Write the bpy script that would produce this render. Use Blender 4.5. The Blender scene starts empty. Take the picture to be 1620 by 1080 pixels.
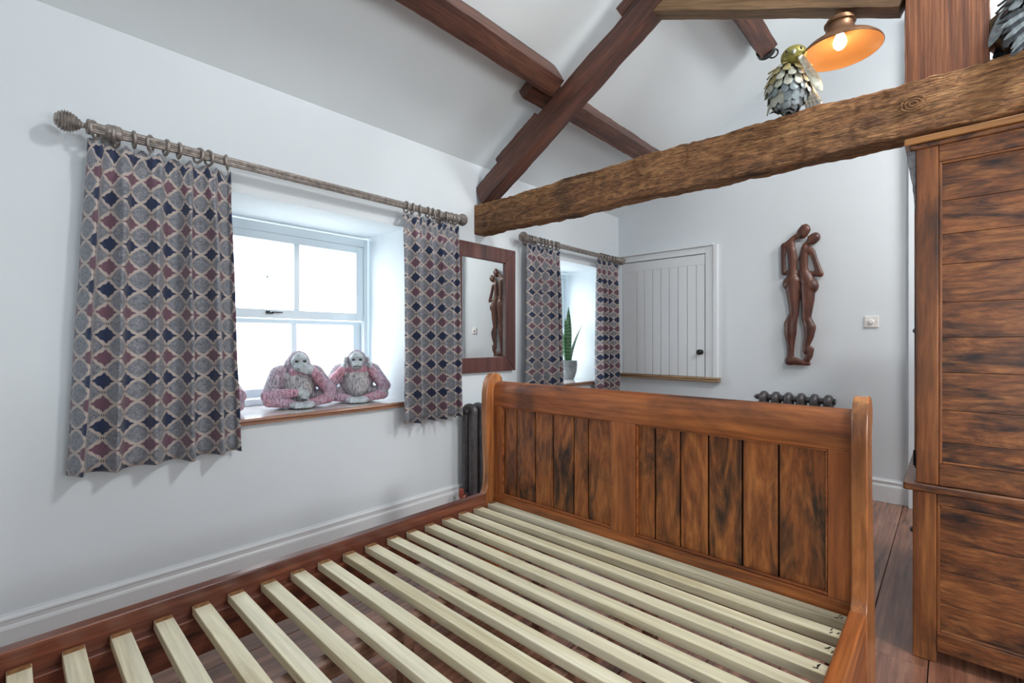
import bpy, bmesh, math, random
from mathutils import Vector, Matrix, noise
PI = math.pi
random.seed(7)
sc = bpy.context.scene
C = sc.collection

# ------------------------------------------------------------ camera, world, lights, exposure
CAMZ = 1.2
cam = bpy.data.cameras.new('camera'); camo = bpy.data.objects.new('camera', cam); C.objects.link(camo)
cam.sensor_width = 36.0; cam.lens = 745.0 / 1620.0 * 36.0; cam.clip_start = 0.02
camo.location = (0, 0, CAMZ); camo.rotation_euler = (PI/2, 0, math.radians(42.9))
sc.camera = camo
sc.view_settings.view_transform = 'Standard'; sc.view_settings.look = 'None'
sc.view_settings.gamma = 1.0; sc.view_settings.use_curve_mapping = False
sc.view_settings.exposure = 0.10

w = bpy.data.worlds.new('sky'); sc.world = w; w.use_nodes = True
wb = w.node_tree.nodes['Background']; wb.inputs[0].default_value = (0.90, 0.96, 1.0, 1); wb.inputs[1].default_value = 7.0

def area(name, loc, direction, sx, sy, power, col, portal=False):
    l = bpy.data.lights.new(name, 'AREA'); l.shape = 'RECTANGLE'; l.size = sx; l.size_y = sy
    l.energy = power; l.color = col
    o = bpy.data.objects.new(name, l); C.objects.link(o); o.location = loc
    o.rotation_euler = Vector(direction).to_track_quat('-Z', 'Y').to_euler()
    if portal: l.cycles.is_portal = True
    return o
area('window_portal', (-3.2, 1.28, 1.37), (1, 0, 0), 1.15, 1.15, 1, (1, 1, 1), True)
area('window_portal', (-3.2, 3.73, 1.37), (1, 0, 0), 1.25, 1.15, 1, (1, 1, 1), True)
area('roof_fill_light', (0.80, 2.00, 3.50), (-0.62, -0.1, -0.78), 0.34, 0.42, 42, (1.0, 0.98, 0.96))  # added lamp near the ridge, aimed to match the finial's shadow; no skylight known
area('roof_fill_light', (1.15, 3.55, 3.28), (-0.60, 0.12, -0.80), 0.7, 0.8, 42, (1.0, 0.98, 0.96))  # second added lamp, brightens the far end of the room
area('rear_fill_light', (1.3, -1.52, 1.5), (-0.25, 1, 0.12), 1.8, 1.4, 46, (0.98, 0.99, 1.0))  # added fill lamp behind the camera
area('side_fill_light', (2.5, 1.35, 1.5), (-1, 0.15, 0.30), 1.8, 1.3, 48, (0.98, 0.99, 1.0))  # added fill lamp for the window wall and left ceiling slope

# ------------------------------------------------------------ helpers
class MB:
    def __init__(s): s.v = []; s.f = []; s.uv = None
    def add(s, vs, fs):
        n = len(s.v); s.v += [tuple(v) for v in vs]; s.f += [tuple(i + n for i in f) for f in fs]; return s
    def box(s, x0, x1, y0, y1, z0, z1):
        return s.add([(x0,y0,z0),(x1,y0,z0),(x1,y1,z0),(x0,y1,z0),(x0,y0,z1),(x1,y0,z1),(x1,y1,z1),(x0,y1,z1)],
                     [(0,3,2,1),(4,5,6,7),(0,1,5,4),(1,2,6,5),(2,3,7,6),(3,0,4,7)])
    def tube(s, pts, r, n=10, caps=True):
        pts = [Vector(p) for p in pts]; m = len(pts); rs = r if isinstance(r, (list, tuple)) else [r]*m
        t0 = (pts[1]-pts[0]).normalized(); a = t0.orthogonal().normalized(); vs = []; fs = []
        for i, p in enumerate(pts):
            t = (pts[min(i+1, m-1)] - pts[max(i-1, 0)]).normalized()
            a = (a - t*a.dot(t)).normalized(); b = t.cross(a)
            for k in range(n):
                an = 2*PI*k/n; vs.append(p + (a*math.cos(an) + b*math.sin(an))*rs[i])
        for i in range(m-1):
            for k in range(n):
                k2 = (k+1) % n; fs.append((i*n+k, i*n+k2, (i+1)*n+k2, (i+1)*n+k))
        if caps: fs.append(tuple(range(n-1, -1, -1))); fs.append(tuple((m-1)*n+k for k in range(n)))
        return s.add(vs, fs)
    def lathe(s, prof, org=(0,0,0), axis='Z', n=32, flute=0, amp=0.0):
        """prof: (radius, height) pairs from bottom to top"""
        vs = []; fs = []; m = len(prof); ox, oy, oz = org
        for r, h in prof:
            for k in range(n):
                an = 2*PI*k/n; rr = r*(1 + (amp*math.cos(flute*an) if flute else 0))
                x, y = rr*math.cos(an), rr*math.sin(an)
                if axis == 'Z': vs.append((ox+x, oy+y, oz+h))
                elif axis == 'Y': vs.append((ox+y, oy+h, oz+x))
                else: vs.append((ox+h, oy+x, oz+y))
        for i in range(m-1):
            for k in range(n):
                k2 = (k+1) % n; fs.append((i*n+k, i*n+k2, (i+1)*n+k2, (i+1)*n+k))
        if prof[0][0] > 1e-5: fs.append(tuple(range(n-1, -1, -1)))
        if prof[-1][0] > 1e-5: fs.append(tuple((m-1)*n+k for k in range(n)))
        return s.add(vs, fs)
    def torus(s, org, R, r, axis='Y', n=24, m=10):
        vs = []; fs = []
        for i in range(n):
            a = 2*PI*i/n
            for j in range(m):
                b = 2*PI*j/m; q = R + r*math.cos(b); p = (q*math.cos(a), q*math.sin(a), r*math.sin(b))
                if axis == 'Y': p = (p[0], p[2], p[1])
                elif axis == 'X': p = (p[2], p[0], p[1])
                vs.append((org[0]+p[0], org[1]+p[1], org[2]+p[2]))
        for i in range(n):
            for j in range(m):
                fs.append((i*m+j, ((i+1)%n)*m+j, ((i+1)%n)*m+(j+1)%m, i*m+(j+1)%m))
        return s.add(vs, fs)
    def prism(s, poly, a0, a1, axis='X'):
        """poly of 2D points; axis X: (y,z); axis Y: (x,z); axis Z: (x,y)"""
        def P(p, a):
            if axis == 'X': return (a, p[0], p[1])
            if axis == 'Y': return (p[0], a, p[1])
            return (p[0], p[1], a)
        n = len(poly); vs = [P(p, a0) for p in poly] + [P(p, a1) for p in poly]
        return s.add(vs, [tuple(range(n-1, -1, -1)), tuple(range(n, 2*n))] + [(i, (i+1) % n, n+(i+1) % n, n+i) for i in range(n)])
    def sphere(s, c, r, nu=14, nv=9):
        rx, ry, rz = r if isinstance(r, (tuple, list)) else (r, r, r); vs = [(c[0], c[1], c[2]-rz)]; fs = []
        for j in range(1, nv):
            b = -PI/2 + PI*j/nv
            for i in range(nu):
                a = 2*PI*i/nu; vs.append((c[0]+rx*math.cos(b)*math.cos(a), c[1]+ry*math.cos(b)*math.sin(a), c[2]+rz*math.sin(b)))
        vs.append((c[0], c[1], c[2]+rz)); L = len(vs)-1
        for i in range(nu):
            fs.append((0, 1+(i+1) % nu, 1+i)); fs.append((L, 1+(nv-2)*nu+i, 1+(nv-2)*nu+(i+1) % nu))
            for j in range(nv-2):
                fs.append((1+j*nu+i, 1+j*nu+(i+1) % nu, 1+(j+1)*nu+(i+1) % nu, 1+(j+1)*nu+i))
        return s.add(vs, fs)

def wloc(o):
    v = Vector((0, 0, 0))
    while o is not None: v += o.location; o = o.parent
    return v
def tag(o, label=None, cat=None, group=None, kind=None):
    if label: o['label'] = label
    if cat: o['category'] = cat
    if group: o['group'] = group
    if kind: o['kind'] = kind
    return o
def thing(name, label, cat, loc=(0,0,0), rotz=0, group=None):
    o = bpy.data.objects.new(name, None); C.objects.link(o); o.empty_display_size = 0.05
    o.location = loc; o.rotation_euler = (0, 0, rotz)
    return tag(o, label, cat, group)
def mesh_of(name, mb, smooth=None):
    me = bpy.data.meshes.new(name); me.from_pydata(mb.v, [], mb.f); me.update()
    bm = bmesh.new(); bm.from_mesh(me); bmesh.ops.recalc_face_normals(bm, faces=bm.faces); bm.to_mesh(me); bm.free()
    if smooth is not None:
        for p in me.polygons: p.use_smooth = True
        me.set_sharp_from_angle(angle=math.radians(smooth))
    return me
def obj(name, mb, mat, parent=None, smooth=None, bevel=0, local=False, segs=2):
    """mb in world coordinates (unless local); stored relative to the parent"""
    me = mb if isinstance(mb, bpy.types.Mesh) else mesh_of(name, mb, smooth)
    if parent is not None and not local:
        me.transform(Matrix.Translation(-wloc(parent)))
    o = bpy.data.objects.new(name, me); C.objects.link(o)
    if mat is not None: me.materials.append(mat)
    if parent is not None: o.parent = parent
    if bevel:
        b = o.modifiers.new('bevel', 'BEVEL'); b.width = bevel; b.segments = segs; b.limit_method = 'ANGLE'; b.angle_limit = math.radians(40)
    return o
def inst(name, me, parent, loc, rot=(0,0,0), scale=(1,1,1)):
    o = bpy.data.objects.new(name, me); C.objects.link(o); o.parent = parent
    o.location = loc; o.rotation_euler = rot; o.scale = scale
    return o

# ------------------------------------------------------------ materials
def newmat(name):
    m = bpy.data.materials.new(name); m.use_nodes = True
    return m, m.node_tree, m.node_tree.nodes['Principled BSDF']
def N(nt, t, **kw):
    n = nt.nodes.new(t)
    for k, v in kw.items():
        if k in n.inputs: n.inputs[k].default_value = v
        else: setattr(n, k, v)
    return n
def ramp(nt, fac, stops):
    r = nt.nodes.new('ShaderNodeValToRGB'); e = r.color_ramp.elements
    while len(e) < len(stops): e.new(0.5)
    for i, (p, c) in enumerate(stops): e[i].position = p; e[i].color = (*c, 1)
    nt.links.new(fac, r.inputs[0]); return r.outputs[0]
def mixc(nt, fac, a, b, mode='MIX'):
    m = nt.nodes.new('ShaderNodeMix'); m.data_type = 'RGBA'; m.blend_type = mode
    for s, v in ((m.inputs[0], fac), (m.inputs[6], a), (m.inputs[7], b)):
        if hasattr(v, 'links') : nt.links.new(v, s)
        else: s.default_value = v if not isinstance(v, tuple) else (*v, 1)
    return m.outputs[2]
def plain(name, col, rough=0.5, metal=0.0, noise_amt=0.0, nscale=30, bump=0.0, coat=0.0, spec=None):
    m, nt, b = newmat(name); b.inputs['Roughness'].default_value = rough; b.inputs['Metallic'].default_value = metal
    b.inputs['Base Color'].default_value = (*col, 1); b.inputs['Coat Weight'].default_value = coat
    if spec is not None: b.inputs['Specular IOR Level'].default_value = spec
    if noise_amt or bump:
        tc = N(nt, 'ShaderNodeTexCoord'); no = N(nt, 'ShaderNodeTexNoise', Scale=nscale, Detail=5.0)
        nt.links.new(tc.outputs['Object'], no.inputs['Vector'])
        if noise_amt:
            lo = tuple(c*(1-noise_amt) for c in col); hi = tuple(min(1, c*(1+noise_amt)) for c in col)
            nt.links.new(ramp(nt, no.outputs[0], [(0.3, lo), (0.7, hi)]), b.inputs['Base Color'])
        if bump:
            bp = N(nt, 'ShaderNodeBump', Strength=bump, Distance=0.01)
            nt.links.new(no.outputs[0], bp.inputs['Height']); nt.links.new(bp.outputs[0], b.inputs['Normal'])
    return m
def wood(name, cols, axis='Z', grain=14, stretch=0.07, dark=0.5, blotch=3.0, rough=0.35, coat=0.3, bump=0.15, fine=1.0, thr=(0.52, 0.68), distort=1.2, bdist=0.004, det=8.0, rgh=0.66):
    """cols: light, mid, dark, black stain"""
    m, nt, b = newmat(name); L = nt.links
    tc = N(nt, 'ShaderNodeTexCoord'); oi = N(nt, 'ShaderNodeObjectInfo')
    rv = N(nt, 'ShaderNodeMath', operation='MULTIPLY'); L.new(oi.outputs['Random'], rv.inputs[0]); rv.inputs[1].default_value = 40
    cb = N(nt, 'ShaderNodeCombineXYZ')
    for i in range(3): L.new(rv.outputs[0], cb.inputs[i])
    va = N(nt, 'ShaderNodeVectorMath', operation='ADD'); L.new(tc.outputs['Object'], va.inputs[0]); L.new(cb.outputs[0], va.inputs[1])
    def mapped(st):
        mp = N(nt, 'ShaderNodeMapping'); s = [1, 1, 1]; s['XYZ'.index(axis)] = st
        mp.inputs['Scale'].default_value = s; L.new(va.outputs[0], mp.inputs['Vector']); return mp.outputs[0]
    n1 = N(nt, 'ShaderNodeTexNoise', Scale=grain, Detail=det, Roughness=rgh, Distortion=distort); L.new(mapped(stretch), n1.inputs['Vector'])
    n2 = N(nt, 'ShaderNodeTexNoise', Scale=blotch, Detail=4.0, Roughness=0.55, Distortion=0.8); L.new(mapped(0.45), n2.inputs['Vector'])
    n3 = N(nt, 'ShaderNodeTexNoise', Scale=grain*7, Detail=3.0, Roughness=0.6); L.new(mapped(stretch*0.6), n3.inputs['Vector'])
    base = ramp(nt, n1.outputs[0], [(0.30, cols[2]), (0.48, cols[1]), (0.68, cols[0])])
    st = N(nt, 'ShaderNodeMath', operation='MULTIPLY'); L.new(n2.outputs[0], st.inputs[0])
    mr = N(nt, 'ShaderNodeMapRange'); mr.inputs[1].default_value = thr[0]; mr.inputs[2].default_value = thr[1]; L.new(n2.outputs[0], mr.inputs[0])
    mr2 = N(nt, 'ShaderNodeMapRange'); mr2.inputs[1].default_value = 0.35; mr2.inputs[2].default_value = 0.65; L.new(n1.outputs[0], mr2.inputs[0]); mr2.inputs[3].default_value = 1; mr2.inputs[4].default_value = 0.35
    mu = N(nt, 'ShaderNodeMath', operation='MULTIPLY'); L.new(mr.outputs[0], mu.inputs[0]); L.new(mr2.outputs[0], mu.inputs[1])
    mu2 = N(nt, 'ShaderNodeMath', operation='MULTIPLY'); L.new(mu.outputs[0], mu2.inputs[0]); mu2.inputs[1].default_value = dark
    c1 = mixc(nt, mu2.outputs[0], base, cols[3])
    mr3 = N(nt, 'ShaderNodeMapRange'); mr3.inputs[1].default_value = 0.3; mr3.inputs[2].default_value = 0.7; mr3.inputs[3].default_value = 1-0.35*fine; mr3.inputs[4].default_value = 1+0.25*fine
    L.new(n3.outputs[0], mr3.inputs[0])
    sc_ = N(nt, 'ShaderNodeVectorMath', operation='SCALE'); L.new(c1, sc_.inputs[0]); L.new(mr3.outputs[0], sc_.inputs['Scale'])
    L.new(sc_.outputs[0], b.inputs['Base Color'])
    b.inputs['Roughness'].default_value = rough; b.inputs['Coat Weight'].default_value = coat; b.inputs['Coat Roughness'].default_value = 0.25
    bp = N(nt, 'ShaderNodeBump', Strength=bump, Distance=bdist); L.new(n3.outputs[0], bp.inputs['Height']); L.new(bp.outputs[0], b.inputs['Normal'])
    return m

M = {}
M['wall'] = plain('white_plaster', (0.735, 0.805, 0.852), 0.75, noise_amt=0.015, nscale=3, bump=0.10)
M['ceiling'] = plain('ceiling_plaster', (0.77, 0.845, 0.875), 0.8, noise_amt=0.015, nscale=2, bump=0.08)
M['gloss'] = plain('white_gloss_paint', (0.78, 0.83, 0.86), 0.35)
M['upvc'] = plain('white_window_paint', (0.70, 0.80, 0.86), 0.3)
bedc = [(0.48, 0.170, 0.046), (0.34, 0.100, 0.026), (0.195, 0.050, 0.015), (0.020, 0.012, 0.011)]
M['bed_x'] = wood('mango_wood_across', bedc, 'X', 9, 0.10, 0.9, 5.0, 0.33, 0.35, thr=(0.50, 0.66))
M['bed_z'] = wood('mango_wood_upright', [(0.45, 0.165, 0.044), (0.27, 0.083, 0.022), (0.115, 0.032, 0.011), (0.012, 0.009, 0.008)], 'Z', 11, 0.22, 1.0, 5.5, 0.36, 0.3, thr=(0.46, 0.60), distort=3.0)
M['bed_f'] = wood('mango_wood_frame', bedc, 'Z', 9, 0.10, 0.6, 4.0, 0.33, 0.35)
M['bed_y'] = wood('mango_wood_shaded_rail', [(0.27, 0.088, 0.042), (0.15, 0.044, 0.026), (0.075, 0.021, 0.016), (0.02, 0.010, 0.010)], 'Y', 12, 0.05, 0.6, 3, 0.3, 0.4)  # shading of the left rail put into a darker wood colour
M['bed_r'] = wood('mango_wood_lit_rail', bedc, 'Y', 12, 0.06, 0.6, 4, 0.33, 0.35)  # lit copy of the rail wood, for the right rail
M['post'] = wood('mango_wood_post', [(0.56, 0.245, 0.08), (0.42, 0.15, 0.045), (0.25, 0.075, 0.024), (0.04, 0.02, 0.015)], 'Z', 10, 0.10, 0.7, 5, 0.25, 0.5)
M['slat'] = wood('pale_pine_slat', [(0.88, 0.85, 0.67), (0.76, 0.72, 0.52), (0.56, 0.49, 0.30), (0.16, 0.12, 0.07)], 'X', 10, 0.05, 0.35, 6, 0.55, 0.0, 0.2, 0.5, thr=(0.60, 0.75))
M['batten'] = wood('batten_wood', [(0.42, 0.25, 0.18), (0.28, 0.15, 0.10), (0.16, 0.08, 0.06), (0.05, 0.03, 0.03)], 'Y', 10, 0.05, 0.5, 4, 0.5, 0.0)
M['wardrobe_x'] = wood('wardrobe_plank_wood', [(0.38, 0.155, 0.050), (0.225, 0.078, 0.026), (0.105, 0.038, 0.015), (0.010, 0.008, 0.010)], 'X', 15, 0.24, 1.0, 8.0, 0.40, 0.2, thr=(0.47, 0.62), distort=2.2, fine=1.4)
M['wardrobe_z'] = wood('wardrobe_stile_wood', [(0.40, 0.158, 0.048), (0.24, 0.082, 0.026), (0.115, 0.040, 0.015), (0.014, 0.010, 0.010)], 'Z', 9, 0.12, 0.85, 4, 0.38, 0.25, distort=1.5)
M['cornice'] = wood('cornice_wood', [(0.50, 0.25, 0.08), (0.36, 0.16, 0.05), (0.2, 0.08, 0.03), (0.05, 0.03, 0.02)], 'X', 8, 0.1, 0.5, 3, 0.4, 0.2)
M['corbel'] = plain('worn_corbel', (0.16, 0.16, 0.17), 0.5, noise_amt=0.5, nscale=40, bump=0.4)
M['tie'] = wood('rough_hewn_oak', [(0.50, 0.275, 0.115), (0.27, 0.125, 0.052), (0.10, 0.048, 0.028), (0.035, 0.022, 0.018)], 'X', 26, 0.16, 0.85, 4.0, 0.85, 0.0, 1.0, 2.0, distort=1.0, bdist=0.012, rgh=0.75)
M['oak_x'] = wood('old_strut_oak', [(0.30, 0.19, 0.10), (0.20, 0.115, 0.055), (0.11, 0.06, 0.032), (0.05, 0.03, 0.02)], 'X', 12, 0.08, 0.6, 3, 0.65, 0.05, 0.5)
M['oak_y'] = wood('old_purlin_oak', [(0.20, 0.085, 0.05), (0.105, 0.042, 0.028), (0.048, 0.020, 0.016), (0.02, 0.012, 0.012)], 'X', 14, 0.07, 0.6, 3, 0.55, 0.1, 0.5)
M['oak_r'] = wood('old_rafter_oak', [(0.19, 0.075, 0.045), (0.098, 0.038, 0.026), (0.045, 0.018, 0.016), (0.02, 0.012, 0.012)], 'X', 14, 0.07, 0.6, 3, 0.55, 0.1, 0.5)
M['oak_z'] = wood('king_post_oak', [(0.30, 0.115, 0.045), (0.175, 0.06, 0.026), (0.085, 0.030, 0.016), (0.03, 0.016, 0.012)], 'X', 16, 0.05, 0.6, 4, 0.55, 0.1, 0.6, distort=1.6)
M['mirror_wood'] = wood('mirror_frame_wood', [(0.19, 0.075, 0.055), (0.11, 0.038, 0.032), (0.055, 0.018, 0.02), (0.03, 0.012, 0.014)], 'Z', 9, 0.06, 0.5, 3, 0.4, 0.2)
M['carving'] = wood('carved_dark_wood', [(0.20, 0.075, 0.040), (0.095, 0.034, 0.024), (0.036, 0.015, 0.015), (0.014, 0.010, 0.012)], 'Z', 12, 0.08, 0.7, 5, 0.4, 0.2)
M['floor'] = wood('oak_floorboard', [(0.40, 0.20, 0.125), (0.26, 0.115, 0.072), (0.155, 0.062, 0.042), (0.045, 0.025, 0.02)], 'Y', 9, 0.06, 0.5, 3, 0.27, 0.4, 0.2)
M['sub'] = plain('dark_subfloor', (0.03, 0.02, 0.016), 0.9)
M['sill'] = wood('varnished_sill', [(0.44, 0.24, 0.15), (0.30, 0.14, 0.09), (0.18, 0.075, 0.05), (0.07, 0.04, 0.03)], 'Y', 9, 0.06, 0.4, 3, 0.2, 0.6)
M['sill_top'] = plain('sky_glare_sill_board', (0.74, 0.70, 0.68), 0.18, noise_amt=0.08, nscale=12, coat=0.6)  # varnished wood, with the glare of the sky put into its pale colour
M['sillx'] = wood('cupboard_sill_oak', [(0.42, 0.28, 0.16), (0.28, 0.17, 0.09), (0.17, 0.09, 0.055), (0.06, 0.04, 0.03)], 'X', 9, 0.06, 0.4, 3, 0.3, 0.3)
M['rod'] = plain('antiqued_pewter_paint', (0.30, 0.27, 0.25), 0.36, 0.35, noise_amt=0.45, nscale=45, bump=0.1)
M['rod_old'] = wood('antiqued_pewter_wood', [(0.40, 0.36, 0.33), (0.24, 0.205, 0.185), (0.11, 0.09, 0.085), (0.04, 0.03, 0.03)], 'Y', 30, 0.2, 0.5, 8, 0.4, 0.2)
M['iron'] = plain('cast_iron_paint', (0.10, 0.095, 0.10), 0.40, metal=0.4, noise_amt=0.2, nscale=25, bump=0.1)
M['black'] = plain('black_iron', (0.012, 0.012, 0.014), 0.3)
M['chrome'] = plain('polished_steel', (0.7, 0.7, 0.7), 0.2, 1.0)
M['brass'] = plain('copper_valve', (0.45, 0.14, 0.10), 0.35, 0.6)
M['switch'] = plain('white_plastic', (0.82, 0.82, 0.80), 0.3)
M['pot'] = plain('blue_grey_glaze', (0.16, 0.18, 0.19), 0.2, noise_amt=0.25, nscale=20, coat=0.5)
M['soil'] = plain('soil', (0.04, 0.025, 0.015), 0.95)
M['dark'] = plain('shadow_gap', (0.012, 0.009, 0.008), 0.8)
m, nt, b = newmat('mirror_glass'); b.inputs['Metallic'].default_value = 1; b.inputs['Roughness'].default_value = 0.01; b.inputs['Base Color'].default_value = (0.90, 0.93, 0.93, 1); M['mirror'] = m
m, nt, b = newmat('window_glass'); nt.nodes.remove(b)
tr = N(nt, 'ShaderNodeBsdfTransparent'); gl = N(nt, 'ShaderNodeBsdfGlossy', Roughness=0.02); mx = N(nt, 'ShaderNodeMixShader'); mx.inputs[0].default_value = 0.05
nt.links.new(tr.outputs[0], mx.inputs[1]); nt.links.new(gl.outputs[0], mx.inputs[2]); nt.links.new(mx.outputs[0], nt.nodes['Material Output'].inputs[0]); M['glass'] = m
# lamp
M['shade_out'] = plain('bronze_shade', (0.20, 0.105, 0.055), 0.45, 0.6, noise_amt=0.3, nscale=30)
M['shade_in'] = plain('gilded_shade_lining', (0.50, 0.26, 0.10), 0.35, 0.25)
m, nt, b = newmat('glowing_bulb'); b.inputs['Emission Color'].default_value = (1.0, 0.80, 0.52, 1); b.inputs['Emission Strength'].default_value = 10; b.inputs['Base Color'].default_value = (1, .9, .7, 1); M['bulb'] = m
# bird metals
M['f_gold'] = plain('gilded_feather_metal', (0.40, 0.35, 0.17), 0.4, 0.4, noise_amt=0.35, nscale=60)
M['f_silver'] = plain('silvered_feather_metal', (0.46, 0.48, 0.40), 0.4, 0.4, noise_amt=0.35, nscale=60)
M['f_steel'] = plain('blued_feather_metal', (0.25, 0.30, 0.32), 0.4, 0.4, noise_amt=0.45, nscale=60)
M['f_dark'] = plain('dark_feather_metal', (0.07, 0.08, 0.09), 0.38, 0.75, noise_amt=0.5, nscale=60)
M['head'] = plain('mottled_gold_head', (0.27, 0.24, 0.06), 0.4, 0.45, noise_amt=0.5, nscale=35)
M['body_dark'] = plain('bird_core', (0.02, 0.022, 0.024), 0.6, 0.4)
# orangutan
def fur(name, a, b_, c_):
    m, nt, b = newmat(name); L = nt.links; tc = N(nt, 'ShaderNodeTexCoord')
    n1 = N(nt, 'ShaderNodeTexNoise', Scale=9.0, Detail=3.0); L.new(tc.outputs['Object'], n1.inputs['Vector'])
    mp = N(nt, 'ShaderNodeMapping'); mp.inputs['Scale'].default_value = (1, 1, 0.28); L.new(tc.outputs['Object'], mp.inputs['Vector'])
    n2 = N(nt, 'ShaderNodeTexNoise', Scale=130.0, Detail=3.0, Distortion=1.0); L.new(mp.outputs[0], n2.inputs['Vector'])
    c1 = ramp(nt, n1.outputs[0], [(0.36, a), (0.62, b_)])
    c2 = ramp(nt, n2.outputs[0], [(0.35, (0.35, 0.35, 0.35)), (0.62, (1.15, 1.15, 1.15))])
    L.new(mixc(nt, 1.0, c1, c2, 'MULTIPLY'), b.inputs['Base Color']); b.inputs['Roughness'].default_value = 0.6
    bp = N(nt, 'ShaderNodeBump', Strength=0.9, Distance=0.006); L.new(n2.outputs[0], bp.inputs['Height']); L.new(bp.outputs[0], b.inputs['Normal'])
    return m
M['fur'] = fur('flare_mauve_fur', (0.50, 0.36, 0.44), (0.38, 0.36, 0.42), None)  # reddish hair, with the purple lens flare put into its colour
M['fur_pink'] = fur('flare_pink_fur', (0.68, 0.30, 0.37), (0.50, 0.36, 0.46), None)  # limb hair, flare tint put into the pink
M['chest'] = fur('grey_painted_chest_fur', (0.58, 0.56, 0.57), (0.46, 0.47, 0.51), None)
M['skin'] = plain('grey_painted_skin', (0.42, 0.47, 0.50), 0.5, noise_amt=0.3, nscale=40, bump=0.3)
M['eye'] = plain('dark_eye', (0.02, 0.02, 0.02), 0.2)
M['leaf'] = None
m, nt, b = newmat('snake_plant_leaf'); tc = N(nt, 'ShaderNodeTexCoord'); wv = N(nt, 'ShaderNodeTexWave', Scale=9.0, Distortion=6.0, Detail=2.0); wv.bands_direction = 'Z'
nt.links.new(tc.outputs['Object'], wv.inputs['Vector']); nt.links.new(ramp(nt, wv.outputs[0], [(0.3, (0.03, 0.10, 0.045)), (0.7, (0.10, 0.20, 0.09))]), b.inputs['Base Color']); b.inputs['Roughness'].default_value = 0.35; M['leaf'] = m
M['grass'] = plain('pale_gravel', (0.62, 0.62, 0.60), 0.9, noise_amt=0.4, nscale=4)
M['bush'] = plain('pale_foliage', (0.34, 0.36, 0.31), 0.9, noise_amt=0.6, nscale=8)
M['stone'] = plain('white_render', (0.7, 0.7, 0.68), 0.8)

# curtain fabric: ogee trellis with alternating navy and mauve four-pointed motifs
def curtain_mat():
    m, nt, b = newmat('trellis_curtain_fabric'); L = nt.links
    uv = N(nt, 'ShaderNodeUVMap'); sp = N(nt, 'ShaderNodeSeparateXYZ'); L.new(uv.outputs[0], sp.inputs[0])
    def mt(op, a, b_=None, c=None):
        n = N(nt, 'ShaderNodeMath', operation=op)
        for i, v in enumerate((a, b_, c)):
            if v is None: continue
            if hasattr(v, 'links'): L.new(v, n.inputs[i])
            else: n.inputs[i].default_value = v
        return n.outputs[0]
    U, V = sp.outputs[0], sp.outputs[1]
    cu = mt('SUBTRACT', mt('FRACT', U), 0.5); cv = mt('SUBTRACT', mt('FRACT', V), 0.5)
    au, av = mt('ABSOLUTE', cu), mt('ABSOLUTE', cv)
    # wavy diamond distance around the motif
    d = mt('ADD', au, av)
    wob = mt('MULTIPLY', mt('SINE', mt('MULTIPLY', mt('SUBTRACT', au, av), 4*PI)), 0.0)
    bulge = mt('MULTIPLY', mt('MULTIPLY', au, av), 1.6)      # round the plain cells
    dd = mt('SUBTRACT', mt('ADD', d, bulge), 0.515)
    band = mt('LESS_THAN', mt('ABSOLUTE', dd), 0.125)
    # four-pointed motif: pinched star
    a_, b_2 = mt('DIVIDE', au, 0.415), mt('DIVIDE', av, 0.375)
    sm = mt('ADD', a_, b_2); wq = mt('DIVIDE', mt('ABSOLUTE', mt('SUBTRACT', a_, b_2)), mt('ADD', sm, 0.0001))
    sn = mt('SINE', mt('MULTIPLY', wq, PI)); lim = mt('SUBTRACT', 1.0, mt('MULTIPLY', mt('MULTIPLY', sn, sn), 0.12))
    motif = mt('LESS_THAN', sm, lim)
    row = mt('MODULO', mt('FLOOR', V), 2.0)
    row = mt('GREATER_THAN', mt('ABSOLUTE', row), 0.5)
    # knots between stacked motifs
    kv = mt('ABSOLUTE', mt('SUBTRACT', av, 0.5)); knot = mt('MULTIPLY', mt('LESS_THAN', au, 0.11), mt('LESS_THAN', kv, 0.055))
    kd = mt('GREATER_THAN', mt('ABSOLUTE', mt('SINE', mt('MULTIPLY', cu, 42.0))), 0.72)
    knot2 = mt('MULTIPLY', knot, kd)
    n1 = N(nt, 'ShaderNodeTexNoise', Scale=7.0, Detail=3.0, Distortion=1.5); L.new(uv.outputs[0], n1.inputs['Vector'])
    n2 = N(nt, 'ShaderNodeTexNoise', Scale=60.0, Detail=2.0); L.new(uv.outputs[0], n2.inputs['Vector'])
    ground = ramp(nt, n1.outputs[0], [(0.34, (0.125, 0.14, 0.17)), (0.66, (0.28, 0.295, 0.33))])
    cream = ramp(nt, n2.outputs[0], [(0.3, (0.40, 0.345, 0.315)), (0.7, (0.58, 0.51, 0.47))])
    mot = mixc(nt, row, (0.008, 0.022, 0.075), (0.15, 0.075, 0.11))
    n3 = N(nt, 'ShaderNodeTexNoise', Scale=0.9, Detail=1.0); L.new(uv.outputs[0], n3.inputs['Vector'])
    c = mixc(nt, band, ground, cream)
    inside = mt('LESS_THAN', dd, -0.125)
    c = mixc(nt, inside, c, cream)
    c = mixc(nt, motif, c, mot)
    c = mixc(nt, knot, c, cream); c = mixc(nt, knot2, c, (0.05, 0.05, 0.06))
    L.new(c, b.inputs['Base Color']); b.inputs['Roughness'].default_value = 0.6; b.inputs['Sheen Weight'].default_value = 0.3
    bp = N(nt, 'ShaderNodeBump', Strength=0.35, Distance=0.003); L.new(mt('ADD', n2.outputs[0], mt('MULTIPLY', band, 0.8)), bp.inputs['Height']); L.new(bp.outputs[0], b.inputs['Normal'])
    return m
M['curtain'] = curtain_mat()

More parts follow.
